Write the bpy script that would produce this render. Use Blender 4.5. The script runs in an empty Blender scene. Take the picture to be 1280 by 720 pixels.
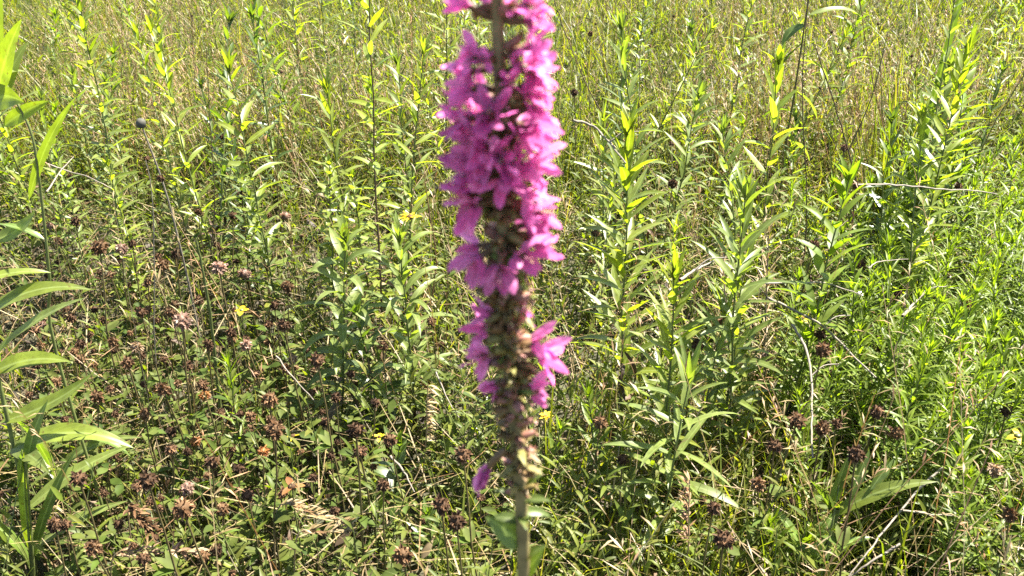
import bpy, math, random
import numpy as np
from math import radians, pi, sin, cos

SEED = 11
rng = np.random.default_rng(SEED)
random.seed(SEED)
U = rng.uniform
scene = bpy.context.scene
COL = scene.collection

# ------------------------------------------------------------------ camera geometry
IW, IH, FPX = 1280.0, 720.0, 1150.0
CAMH, PITCH = 1.05, radians(28.0)
cP, sP = cos(PITCH), sin(PITCH)


def ray(px, py):
    x, y = (px - IW / 2) / FPX, (IH / 2 - py) / FPX
    return np.array([x, cP + y * sP, -sP + y * cP])


def at(px, py, z):
    d = ray(px, py)
    t = (z - CAMH) / d[2]
    return np.array([d[0] * t, d[1] * t, z])


def at_y(px, py, Y):
    d = ray(px, py)
    t = Y / d[1]
    return np.array([d[0] * t, Y, CAMH + d[2] * t])


def proj(P):
    P = np.asarray(P, float).reshape(-1, 3)
    x, y, z = P[:, 0], P[:, 1], P[:, 2] - CAMH
    dep = np.maximum(y * cP - z * sP, 1e-3)
    up = y * sP + z * cP
    return IW / 2 + FPX * x / dep, IH / 2 - FPX * up / dep


# ------------------------------------------------------------------ mesh helpers
class MB:
    """collects blocks of vertices and quads and links them as one mesh object"""

    def __init__(self):
        self.V, self.F, self.UV, self.n = [], [], [], 0

    def add(self, blk):
        V, F, uv = blk
        self.V.append(V)
        self.F.append(F + self.n)
        self.UV.append(uv)
        self.n += len(V)
        return self

    def mesh(self, name, mat, smooth=True):
        V = np.concatenate(self.V).astype(np.float32)
        F = np.concatenate(self.F).astype(np.int32)
        uv = np.concatenate(self.UV).astype(np.float32)
        me = bpy.data.meshes.new(name)
        me.vertices.add(len(V))
        me.vertices.foreach_set('co', V.ravel())
        me.loops.add(F.size)
        me.loops.foreach_set('vertex_index', F.ravel())
        me.polygons.add(len(F))
        me.polygons.foreach_set('loop_start', np.arange(0, F.size, 4, dtype=np.int32))
        if smooth:
            me.polygons.foreach_set('use_smooth', np.ones(len(F), dtype=bool))
        layer = me.uv_layers.new(name='UVMap')
        layer.data.foreach_set('uv', uv[F.ravel()].ravel())
        me.update(calc_edges=True)
        me.validate()
        me.materials.append(mat)
        return me

    def build(self, name, mat, parent=None, smooth=True):
        o = bpy.data.objects.new(name, self.mesh(name, mat, smooth))
        COL.objects.link(o)
        if parent is not None:
            o.parent = parent
        return o


def A(x, n):
    return np.broadcast_to(np.asarray(x, float), (n,)).copy()


PROF = {
    'lance': lambda t: np.clip(np.sin(pi * np.clip(t, 0, 1) ** 0.75) ** 0.85, 0.02, 1),
    'grass': lambda t: np.clip(0.75 + 0.5 * t, 0, 1) * np.clip(1 - t ** 2.2, 0.03, 1),
    'ovate': lambda t: np.clip(np.sin(pi * t ** 0.62) ** 0.7, 0.06, 1),
    'obovate': lambda t: np.clip(np.sin(pi * np.clip(t, 0, 1) ** 1.25) ** 0.65, 0.07, 1),
    'petal': lambda t: np.clip(np.sin(pi * (0.08 + 0.90 * t) ** 1.05) ** 0.6, 0.12, 1),
    'line': lambda t: np.clip(1 - 0.6 * t, 0.1, 1),
    'floret': lambda t: np.clip(0.6 + 0.6 * np.sin(pi * t) - 0.35 * t, 0.1, 1.2),
}


def strips(P, az, el, L, W, droop=0.5, fold=0.25, roll=0.0, n=5, cols=3, prof='lance', power=1.3, curl=0.0, wav=0.0):
    """N curved leaf ribbons: base P (N,3), heading az, start elevation el, length, full width, droop along the length"""
    P = np.asarray(P, float).reshape(-1, 3)
    N = len(P)
    az, el, L, W, droop, fold, roll, curl, wav = (A(v, N) for v in (az, el, L, W, droop, fold, roll, curl, wav))
    t = np.linspace(0, 1, n + 1)
    tm = (t[1:] + t[:-1]) / 2
    e = el[:, None] - droop[:, None] * tm[None] ** power
    a = az[:, None] + curl[:, None] * tm[None]
    step = np.stack([np.cos(a) * np.cos(e), np.sin(a) * np.cos(e), np.sin(e)], -1) * (L[:, None, None] / n)
    S = np.concatenate([np.zeros((N, 1, 3)), np.cumsum(step, 1)], 1) + P[:, None, :]
    tan = np.gradient(S, axis=1)
    tan /= np.linalg.norm(tan, axis=-1, keepdims=True) + 1e-12
    af = az[:, None] + curl[:, None] * t[None]
    side = np.stack([-np.sin(af), np.cos(af), np.zeros_like(af)], -1)
    nor = np.cross(tan, side)
    nor /= np.linalg.norm(nor, axis=-1, keepdims=True) + 1e-12
    side = np.cross(nor, tan)
    cr, sr = np.cos(roll)[:, None, None], np.sin(roll)[:, None, None]
    side, nor = side * cr + nor * sr, nor * cr - side * sr
    w = PROF[prof](t)[None, :, None] * (W[:, None, None] / 2)
    lift = w * fold[:, None, None]
    ph = U(0, 6.28, (N, 1, 1))
    wv = wav[:, None, None] * np.sin(ph + t[None, :, None] * 14.0) * w
    up = -nor if False else nor
    if cols == 3:
        X = np.stack([S + side * w + up * (lift + wv), S, S - side * w + up * (lift - wv)], 2)
    elif cols == 5:
        X = np.stack([S + side * w + up * (lift + wv), S + side * w * 0.5 + up * lift * 0.62, S, S - side * w * 0.5 + up * lift * 0.62, S - side * w + up * (lift - wv)], 2)
    else:
        X = np.stack([S + side * w, S - side * w], 2)
    V = X.reshape(-1, 3)
    idx = np.arange(N * (n + 1) * cols).reshape(N, n + 1, cols)
    F = np.stack([idx[:, :-1, :-1], idx[:, :-1, 1:], idx[:, 1:, 1:], idx[:, 1:, :-1]], -1).reshape(-1, 4)
    uu = np.broadcast_to(np.linspace(0, 1, cols)[None, None, :], (N, n + 1, cols))
    vv = np.broadcast_to(t[None, :, None], (N, n + 1, cols))
    return V, F, np.stack([uu, vv], -1).reshape(-1, 2)


def tubes(Pts, R, sides=5):
    """N tubes along polylines (N,K,3) with radii (N,K)"""
    Pts = np.asarray(Pts, float)
    if Pts.ndim == 2:
        Pts = Pts[None]
    N, K, _ = Pts.shape
    R = np.broadcast_to(np.asarray(R, float), (N, K))
    tan = np.gradient(Pts, axis=1)
    tan /= np.linalg.norm(tan, axis=-1, keepdims=True) + 1e-12
    ref = np.where(np.abs(tan[..., 1:2]) > 0.9, np.array([1.0, 0, 0]), np.array([0, 1.0, 0]))
    a = np.cross(tan, ref)
    a /= np.linalg.norm(a, axis=-1, keepdims=True) + 1e-12
    b = np.cross(tan, a)
    ang = np.linspace(0, 2 * pi, sides, endpoint=False)
    ring = a[:, :, None, :] * np.cos(ang)[None, None, :, None] + b[:, :, None, :] * np.sin(ang)[None, None, :, None]
    V = (Pts[:, :, None, :] + ring * R[:, :, None, None]).reshape(-1, 3)
    idx = np.arange(N * K * sides).reshape(N, K, sides)
    nx = np.roll(idx, -1, axis=2)
    F = np.stack([idx[:, :-1], nx[:, :-1], nx[:, 1:], idx[:, 1:]], -1).reshape(-1, 4)
    uu = np.broadcast_to(np.linspace(0, 1, sides)[None, None, :], (N, K, sides))
    vv = np.broadcast_to(np.linspace(0, 1, K)[None, :, None], (N, K, sides))
    return V, F, np.stack([uu, vv], -1).reshape(-1, 2)


def ball(c, r, rz=None, seg=9, ring=7, bump=0.0):
    """a closed knobbly ellipsoid"""
    rz = r if rz is None else rz
    th = np.linspace(0.001, pi - 0.001, ring + 1)
    ph = np.linspace(0, 2 * pi, seg, endpoint=False)
    k = 1 + U(-bump, bump, (ring + 1, seg)) if bump else np.ones((ring + 1, seg))
    if bump:
        k[0, :] = k[0, 0]
        k[-1, :] = k[-1, 0]
    V = np.stack([c[0] + r * k * np.sin(th)[:, None] * np.cos(ph), c[1] + r * k * np.sin(th)[:, None] * np.sin(ph), c[2] + rz * k * np.cos(th)[:, None] * np.ones(seg)], -1).reshape(-1, 3)
    idx = np.arange((ring + 1) * seg).reshape(ring + 1, seg)
    nx = np.roll(idx, -1, axis=1)
    F = np.stack([idx[:-1], idx[1:], nx[1:], nx[:-1]], -1).reshape(-1, 4)
    return V, F, np.zeros((len(V), 2))


def bent(p0, p1, k=7, sag=0.0, wob=0.0):
    """a slightly bent line from p0 to p1"""
    p0, p1 = np.asarray(p0, float), np.asarray(p1, float)
    t = np.linspace(0, 1, k)[:, None]
    L = np.linalg.norm(p1 - p0)
    P = p0 * (1 - t) + p1 * t
    P[:, 2] += (-sag * 4 * t * (1 - t))[:, 0]
    if wob:
        q = np.cumsum(rng.normal(0, wob * L / k, (k, 3)), 0)
        q -= q[0] * (1 - t) + q[-1] * t
        P += q
    return P


def poly(points, sub=4):
    """smooth curve through the points (Catmull-Rom)"""
    p = np.asarray(points, float)
    q = np.vstack([2 * p[0] - p[1], p, 2 * p[-1] - p[-2]])
    out = []
    for i in range(1, len(q) - 2):
        for s in range(sub):
            t = s / sub
            out.append(0.5 * ((2 * q[i]) + (-q[i - 1] + q[i + 1]) * t + (2 * q[i - 1] - 5 * q[i] + 4 * q[i + 1] - q[i + 2]) * t * t + (-q[i - 1] + 3 * q[i] - 3 * q[i + 1] + q[i + 2]) * t ** 3))
    out.append(p[-1])
    return np.array(out)


# ------------------------------------------------------------------ materials
ALB = {'meadow_grass_green': 0.62, 'undergrowth_leaf': 0.62, 'clover_leaf': 0.62, 'goldenrod_leaf_bright': 0.8, 'loosestrife_leaf': 0.6, 'goldenrod_leaf_dark': 0.7, 'goldenrod_leaf_pale': 0.72, 'aster_leaf': 0.82, 'broad_leaf': 0.78, 'leaf_litter': 0.5,
       'straw': 0.72, 'reddish_stalks': 0.75, 'green_stem': 0.6, 'brown_stem': 0.55, 'bleached_twig': 0.42, 'loosestrife_calyx': 1.0, 'clover_head_faded': 0.62, 'clover_head_tan': 0.72, 'clover_head_brown': 0.85, 'withered_orange': 0.62, 'yellow_petal': 0.8}

GREENS = {'meadow_grass_green', 'undergrowth_leaf', 'clover_leaf', 'goldenrod_leaf_bright', 'goldenrod_leaf_dark', 'goldenrod_leaf_pale', 'broad_leaf', 'loosestrife_leaf'}


def plant_mat(name, cols, trans=0.0, tcol=(1.5, 1.6, 0.5), rough=0.45, spec=0.4, noise=0.35, nscale=60.0, vary=0.18, veins=0.0, vein_col=(0.30, 0.36, 0.14), spots=True, tips=None):
    """leaf, petal or stem: colour picked per leaf from cols, mottled by noise, light let through by a translucent share"""
    k = ALB.get(name, 1.0)
    warm = (1.05, 1.0, 0.84) if name in GREENS else (1.0, 1.0, 1.0)
    cols = [tuple(k * v * t for v, t in zip(c, warm)) for c in cols]
    m = bpy.data.materials.new(name)
    m.use_nodes = True
    nt = m.node_tree
    nt.nodes.clear()
    N, K = nt.nodes.new, nt.links.new
    out = N('ShaderNodeOutputMaterial')
    geo = N('ShaderNodeNewGeometry')
    info = N('ShaderNodeObjectInfo')
    ramp = N('ShaderNodeValToRGB')
    els = ramp.color_ramp.elements
    while len(els) < len(cols):
        els.new(0.5)
    for i, c in enumerate(cols):
        els[i].position = i / max(len(cols) - 1, 1)
        els[i].color = (*c, 1)
    K(geo.outputs['Random Per Island'], ramp.inputs[0])
    tc = N('ShaderNodeTexCoord')
    nz = N('ShaderNodeTexNoise')
    nz.inputs['Scale'].default_value = nscale
    nz.inputs['Detail'].default_value = 3
    K(tc.outputs['Object'], nz.inputs['Vector'])
    mr = N('ShaderNodeMapRange')
    mr.inputs[1].default_value, mr.inputs[2].default_value = 0.25, 0.75
    mr.inputs[3].default_value, mr.inputs[4].default_value = 1 - noise, 1 + noise
    K(nz.outputs['Fac'], mr.inputs[0])
    ov = N('ShaderNodeMapRange')
    ov.inputs[3].default_value, ov.inputs[4].default_value = 1 - vary, 1 + vary
    K(info.outputs['Random'], ov.inputs[0])
    mul = N('ShaderNodeMath')
    mul.operation = 'MULTIPLY'
    K(mr.outputs[0], mul.inputs[0])
    K(ov.outputs[0], mul.inputs[1])
    sc = N('ShaderNodeVectorMath')
    sc.operation = 'SCALE'
    K(ramp.outputs[0], sc.inputs[0])
    K(mul.outputs[0], sc.inputs['Scale'])
    col = sc.outputs[0]
    if veins or tips:
        uv = N('ShaderNodeUVMap')
        sep = N('ShaderNodeSeparateXYZ')
        K(uv.outputs[0], sep.inputs[0])
    if veins:
        d = N('ShaderNodeMath'); d.operation = 'SUBTRACT'
        K(sep.outputs[0], d.inputs[0]); d.inputs[1].default_value = 0.5
        ab = N('ShaderNodeMath'); ab.operation = 'ABSOLUTE'
        K(d.outputs[0], ab.inputs[0])
        rib = N('ShaderNodeMapRange'); rib.interpolation_type = 'SMOOTHSTEP'
        rib.inputs[1].default_value, rib.inputs[2].default_value = 0.10, 0.02
        K(ab.outputs[0], rib.inputs[0])
        wv = N('ShaderNodeMath'); wv.operation = 'SINE'
        s1 = N('ShaderNodeMath'); s1.operation = 'MULTIPLY'; s1.inputs[1].default_value = 70.0
        s2 = N('ShaderNodeMath'); s2.operation = 'MULTIPLY_ADD'; s2.inputs[1].default_value = -0.55
        K(ab.outputs[0], s2.inputs[0]); K(sep.outputs[1], s2.inputs[2]); K(s2.outputs[0], s1.inputs[0]); K(s1.outputs[0], wv.inputs[0])
        sv = N('ShaderNodeMapRange')
        sv.inputs[1].default_value, sv.inputs[2].default_value = 0.6, 1.0
        sv.inputs[4].default_value = 0.25
        K(wv.outputs[0], sv.inputs[0])
        mx = N('ShaderNodeMath'); mx.operation = 'MAXIMUM'
        K(rib.outputs[0], mx.inputs[0]); K(sv.outputs[0], mx.inputs[1])
        ml = N('ShaderNodeMath'); ml.operation = 'MULTIPLY'; ml.inputs[1].default_value = veins
        K(mx.outputs[0], ml.inputs[0])
        mc = N('ShaderNodeMix'); mc.data_type = 'RGBA'
        K(ml.outputs[0], mc.inputs[0]); K(col, mc.inputs[6]); mc.inputs[7].default_value = (*vein_col, 1)
        col = mc.outputs[2]
    if tips:
        tr = N('ShaderNodeMapRange'); tr.inputs[1].default_value, tr.inputs[2].default_value = 0.78, 1.0
        tr.inputs[4].default_value = 0.8
        K(sep.outputs[1], tr.inputs[0])
        gt = N('ShaderNodeMath'); gt.operation = 'GREATER_THAN'; gt.inputs[1].default_value = 0.6
        wn = N('ShaderNodeTexWhiteNoise'); wn.noise_dimensions = '1D'
        K(geo.outputs['Random Per Island'], wn.inputs['W']); K(wn.outputs['Value'], gt.inputs[0])
        tm = N('ShaderNodeMath'); tm.operation = 'MULTIPLY'
        K(tr.outputs[0], tm.inputs[0]); K(gt.outputs[0], tm.inputs[1])
        mt = N('ShaderNodeMix'); mt.data_type = 'RGBA'
        K(tm.outputs[0], mt.inputs[0]); K(col, mt.inputs[6]); mt.inputs[7].default_value = (*tips, 1)
        col = mt.outputs[2]
    if veins and spots:
        sp = N('ShaderNodeTexNoise'); sp.inputs['Scale'].default_value = 130.0; sp.inputs['Detail'].default_value = 4
        K(tc.outputs['Object'], sp.inputs['Vector'])
        st = N('ShaderNodeMapRange'); st.inputs[1].default_value, st.inputs[2].default_value = 0.64, 0.70
        st.inputs[4].default_value = 0.75
        K(sp.outputs['Fac'], st.inputs[0])
        ms_ = N('ShaderNodeMix'); ms_.data_type = 'RGBA'
        K(st.outputs[0], ms_.inputs[0]); K(col, ms_.inputs[6]); ms_.inputs[7].default_value = (0.10, 0.07, 0.02, 1)
        col = ms_.outputs[2]
    p = N('ShaderNodeBsdfPrincipled')
    p.inputs['Roughness'].default_value = rough
    p.inputs['Specular IOR Level'].default_value = spec
    K(col, p.inputs['Base Color'])
    sh = p.outputs[0]
    if trans:
        tl = N('ShaderNodeBsdfTranslucent')
        tv = N('ShaderNodeVectorMath'); tv.operation = 'MULTIPLY'
        tv.inputs[1].default_value = tcol
        K(col, tv.inputs[0]); K(tv.outputs[0], tl.inputs[0])
        mix = N('ShaderNodeMixShader'); mix.inputs[0].default_value = trans
        K(sh, mix.inputs[1]); K(tl.outputs[0], mix.inputs[2])
        sh = mix.outputs[0]
    K(sh, out.inputs['Surface'])
    return m


G = 1.0
M = {}
TC = (2.1, 2.3, 0.4)
M['grass'] = plant_mat('meadow_grass_green', [(0.085, 0.12, 0.018), (0.13, 0.165, 0.026), (0.18, 0.195, 0.04), (0.10, 0.14, 0.02), (0.25, 0.22, 0.075), (0.14, 0.17, 0.03), (0.21, 0.21, 0.055)], 0.45, TC, 0.45, 0.28, tips=(0.26, 0.18, 0.07))
M['dry'] = plant_mat('straw', [(0.36, 0.27, 0.13), (0.26, 0.18, 0.08), (0.42, 0.34, 0.19), (0.22, 0.12, 0.055), (0.33, 0.26, 0.11)], 0.25, (1.2, 1.1, 0.8), 0.5, 0.35)
M['rust'] = plant_mat('reddish_stalks', [(0.26, 0.13, 0.06), (0.36, 0.22, 0.11), (0.17, 0.08, 0.04), (0.40, 0.28, 0.16)], 0.15, (1.3, 1.0, 0.6), 0.55, 0.3)
M['sprout'] = plant_mat('undergrowth_leaf', [(0.075, 0.115, 0.018), (0.13, 0.175, 0.027), (0.17, 0.20, 0.035), (0.10, 0.135, 0.035), (0.20, 0.205, 0.05)], 0.43, TC, 0.48, 0.22)
M['clover_leaf'] = plant_mat('clover_leaf', [(0.05, 0.09, 0.02), (0.085, 0.13, 0.028), (0.13, 0.17, 0.05), (0.14, 0.165, 0.045), (0.10, 0.15, 0.03), (0.07, 0.115, 0.025), (0.13, 0.155, 0.045)], 0.34, TC, 0.6, 0.10)
M['litter'] = plant_mat('leaf_litter', [(0.085, 0.045, 0.02), (0.15, 0.085, 0.038), (0.24, 0.16, 0.075), (0.045, 0.025, 0.013), (0.30, 0.23, 0.12), (0.06, 0.033, 0.017)], 0.1, (1.2, 1.0, 0.7), 0.6, 0.3)
M['rod_bright'] = plant_mat('goldenrod_leaf_bright', [(0.12, 0.17, 0.022), (0.18, 0.22, 0.028), (0.15, 0.20, 0.04), (0.21, 0.23, 0.032)], 0.48, TC, 0.38, 0.42, veins=0.35)
M['rod_dark'] = plant_mat('goldenrod_leaf_dark', [(0.045, 0.08, 0.02), (0.075, 0.12, 0.03), (0.11, 0.155, 0.03)], 0.4, TC, 0.38, 0.45, veins=0.25)
M['rod_pale'] = plant_mat('goldenrod_leaf_pale', [(0.11, 0.155, 0.045), (0.16, 0.205, 0.06), (0.13, 0.18, 0.04)], 0.42, (2.0, 2.2, 0.5), 0.42, 0.3, veins=0.3)
M['feather'] = plant_mat('aster_leaf', [(0.105, 0.16, 0.016), (0.15, 0.20, 0.024), (0.088, 0.13, 0.014), (0.18, 0.22, 0.03)], 0.45, TC, 0.45, 0.28)
M['broad'] = plant_mat('broad_leaf', [(0.085, 0.15, 0.03), (0.12, 0.19, 0.035), (0.10, 0.16, 0.04)], 0.42, TC, 0.33, 0.55, veins=0.4)
M['stem'] = plant_mat('green_stem', [(0.12, 0.16, 0.04), (0.16, 0.18, 0.06)], 0.0, rough=0.45, spec=0.4)
M['stem_brown'] = plant_mat('brown_stem', [(0.10, 0.065, 0.03), (0.15, 0.11, 0.045), (0.12, 0.13, 0.04)], 0.0, rough=0.55, spec=0.3)
M['stem_dark'] = plant_mat('dark_dry_stem', [(0.045, 0.032, 0.02), (0.08, 0.05, 0.028)], 0.0, rough=0.6, spec=0.3)
M['twig'] = plant_mat('bleached_twig', [(0.42, 0.36, 0.28), (0.34, 0.28, 0.21)], 0.0, rough=0.6, spec=0.3, noise=0.45, nscale=140)
M['head_dark'] = plant_mat('clover_head_dark', [(0.016, 0.010, 0.006), (0.034, 0.019, 0.011), (0.075, 0.040, 0.020), (0.022, 0.013, 0.008), (0.12, 0.065, 0.033), (0.03, 0.018, 0.011), (0.19, 0.12, 0.065)], 0.1, (1.4, 1.0, 0.7), 0.7, 0.1, vary=0.35)
M['head_brown'] = plant_mat('clover_head_brown', [(0.095, 0.050, 0.024), (0.15, 0.08, 0.038), (0.05, 0.027, 0.014), (0.25, 0.15, 0.075), (0.34, 0.23, 0.13)], 0.15, (1.4, 1.0, 0.7), 0.7, 0.1, vary=0.3)
M['head_pink'] = plant_mat('clover_head_faded', [(0.40, 0.21, 0.16), (0.46, 0.30, 0.22), (0.22, 0.10, 0.06), (0.50, 0.37, 0.27), (0.30, 0.17, 0.11)], 0.3, (1.3, 1.0, 0.9), 0.55, 0.3)
M['head_tan'] = plant_mat('clover_head_tan', [(0.44, 0.33, 0.20), (0.34, 0.23, 0.13), (0.24, 0.13, 0.08)], 0.25, (1.3, 1.1, 0.8), 0.55, 0.3)
M['orange'] = plant_mat('withered_orange', [(0.46, 0.17, 0.04), (0.30, 0.10, 0.035), (0.52, 0.26, 0.08), (0.16, 0.07, 0.03)], 0.4, (1.5, 1.2, 0.6), 0.5, 0.3)
M['yellow'] = plant_mat('yellow_petal', [(0.72, 0.46, 0.015), (0.80, 0.56, 0.03)], 0.35, (1.2, 1.1, 0.5), 0.5, 0.3)
M['seed'] = plant_mat('grey_seed_head', [(0.045, 0.043, 0.034), (0.07, 0.066, 0.052), (0.03, 0.028, 0.022)], 0.0, rough=0.7, spec=0.2)
M['white'] = plant_mat('white_petal', [(0.75, 0.72, 0.70), (0.70, 0.62, 0.64)], 0.3, (1, 1, 1), 0.5, 0.3)
M['petal'] = plant_mat('loosestrife_petal', [(0.61, 0.155, 0.385), (0.67, 0.21, 0.44), (0.54, 0.105, 0.315), (0.71, 0.30, 0.52)], 0.55, (1.4, 1.35, 1.45), 0.5, 0.3, noise=0.22, nscale=420, veins=0.65, vein_col=(0.36, 0.05, 0.22), spots=False)
M['calyx'] = plant_mat('loosestrife_calyx', [(0.16, 0.085, 0.042), (0.18, 0.16, 0.045), (0.28, 0.10, 0.10), (0.15, 0.19, 0.04), (0.13, 0.07, 0.034), (0.20, 0.20, 0.055), (0.32, 0.14, 0.14), (0.15, 0.16, 0.04)], 0.2, (1.4, 1.2, 0.8), 0.5, 0.3, noise=0.3, nscale=400)
M['calyx_green'] = plant_mat('loosestrife_bract', [(0.16, 0.18, 0.05), (0.22, 0.20, 0.07), (0.20, 0.12, 0.06)], 0.3, (1.8, 1.7, 0.6), 0.5, 0.3, noise=0.3, nscale=300)
M['spike_stem'] = plant_mat('loosestrife_stem', [(0.18, 0.145, 0.062), (0.18, 0.145, 0.062)], 0.0, rough=0.5, spec=0.3, noise=0.4, nscale=160)
M['anther'] = plant_mat('loosestrife_stamen', [(0.40, 0.10, 0.30), (0.45, 0.34, 0.10)], 0.0, rough=0.5)

gm = bpy.data.materials.new('soil')
gm.use_nodes = True
nt = gm.node_tree
bs = nt.nodes['Principled BSDF']
bs.inputs['Roughness'].default_value = 0.9
tcn = nt.nodes.new('ShaderNodeTexCoord')
n1 = nt.nodes.new('ShaderNodeTexNoise'); n1.inputs['Scale'].default_value = 35; n1.inputs['Detail'].default_value = 8
n2 = nt.nodes.new('ShaderNodeTexNoise'); n2.inputs['Scale'].default_value = 1.3; n2.inputs['Detail'].default_value = 4
r1 = nt.nodes.new('ShaderNodeValToRGB')
r1.color_ramp.elements[0].position, r1.color_ramp.elements[1].position = 0.3, 0.72
r1.color_ramp.elements[0].color, r1.color_ramp.elements[1].color = (0.014, 0.010, 0.006, 1), (0.05, 0.035, 0.02, 1)
r2 = nt.nodes.new('ShaderNodeValToRGB')
r2.color_ramp.elements[0].position, r2.color_ramp.elements[1].position = 0.4, 0.6
r2.color_ramp.elements[0].color, r2.color_ramp.elements[1].color = (0.025, 0.032, 0.010, 1), (0.055, 0.05, 0.022, 1)
mixc = nt.nodes.new('ShaderNodeMix'); mixc.data_type = 'RGBA'; mixc.inputs[0].default_value = 0.6
bmp = nt.nodes.new('ShaderNodeBump'); bmp.inputs['Strength'].default_value = 0.8; bmp.inputs['Distance'].default_value = 0.02
for a_, b_ in ((tcn.outputs['Object'], n1.inputs['Vector']), (tcn.outputs['Object'], n2.inputs['Vector']), (n1.outputs['Fac'], r1.inputs[0]), (n2.outputs['Fac'], r2.inputs[0]),
               (r1.outputs[0], mixc.inputs[6]), (r2.outputs[0], mixc.inputs[7]), (mixc.outputs[2], bs.inputs['Base Color']), (n1.outputs['Fac'], bmp.inputs['Height']), (bmp.outputs[0], bs.inputs['Normal'])):
    nt.links.new(a_, b_)


# ------------------------------------------------------------------ things
def tag(o, label=None, cat=None, group=None, kind=None):
    if label: o['label'] = label
    if cat: o['category'] = cat
    if group: o['group'] = group
    if kind: o['kind'] = kind
    return o


def thing(name, loc, label, cat, group=None, rz=0.0):
    o = bpy.data.objects.new(name, None)
    o.empty_display_size = 0.02
    COL.objects.link(o)
    o.location = [float(v) for v in loc]
    o.rotation_euler = (0, 0, rz)
    return tag(o, label, cat, group)


def dup(root, loc, rz, scale=1.0, tilt=(0, 0), label=None, group=None):
    r = root.copy()
    COL.objects.link(r)
    r.location = [float(v) for v in loc]
    r.rotation_euler = (tilt[0], tilt[1], rz)
    r.scale = (scale,) * 3
    if label: r['label'] = label
    if group: r['group'] = group
    for ch in list(root.children):
        c = ch.copy()
        COL.objects.link(c)
        c.parent = r
        for g in ch.children:
            d = g.copy()
            COL.objects.link(d)
            d.parent = c
    return r


LANDMARKS = []      # (phrase, px, py)


def landmark(phrase, px, py):
    LANDMARKS.append((phrase, px, py))


def ground_z(x, y):
    return 0.012 * np.sin(2.1 * x + 0.7) * np.cos(1.7 * y) + 0.008 * np.sin(5.3 * x + 1.1 * y)


# ---- ground
def make_ground():
    xs = np.concatenate([np.linspace(-60, -5, 12)[:-1], np.linspace(-5, 5, 81), np.linspace(5, 60, 12)[1:]])
    ys = np.concatenate([np.linspace(-20, -1, 6)[:-1], np.linspace(-1, 10, 89), np.linspace(10, 90, 14)[1:]])
    X, Y = np.meshgrid(xs, ys)
    Z = ground_z(X, Y) * (np.abs(X) < 9) * (Y < 14)
    V = np.stack([X, Y, Z], -1).reshape(-1, 3)
    idx = np.arange(len(V)).reshape(X.shape)
    F = np.stack([idx[:-1, :-1], idx[:-1, 1:], idx[1:, 1:], idx[1:, :-1]], -1).reshape(-1, 4)
    mb = MB().add((V, F, V[:, :2].copy()))
    tag(mb.build('ground', gm), kind='structure')


make_ground()

# ---- where what grows: weights over the meadow
_nz = [(U(0.6, 3.5), U(0.6, 3.5), U(0, 6.28), U(0, 6.28)) for _ in range(8)]


def patch(x, y):
    s = sum(np.sin(a * x + p) * np.cos(b * y + q) for a, b, p, q in _nz)
    return np.clip(0.5 + s / 4.5, 0, 1)


def sstep(a, b, x):
    t = np.clip((x - a) / (b - a), 0, 1)
    return t * t * (3 - 2 * t)


def zones(x, y):
    """shares of the clover patch, the feathery green patch on the other side, and the tall meadow"""
    px, py = proj(np.stack([x, y, np.full_like(x, 0.12)], -1))
    clover = sstep(640, 430, px) * sstep(190, 330, py)
    feather = sstep(985, 1120, px) * sstep(170, 320, py) * (0.35 + 0.65 * sstep(640, 540, py))
    far = sstep(300, 170, py)
    return clover, feather, far


def scatter(n, y0, y1, side=2.0, near=1.0):
    """points over a wedge in front of the camera; near > 1 crowds them towards the viewer"""
    if y0 < 1:        # the near meadow reaches back under the viewer's feet
        n, y0 = int(n * 1.95), 0.3
    else:
        n = int(n * 1.3)
    u = U(0, 1, n) ** near
    y = y0 + (y1 - y0) * u
    half = 0.62 * y + side * 0.75
    x = U(-1, 1, n) * half
    return x, y


def keep(x, y, w):
    k = U(0, 1, len(x)) < w
    return x[k], y[k]


def base(x, y, z=0.0):
    return np.stack([x, y, ground_z(x, y) + z], -1)


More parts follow.
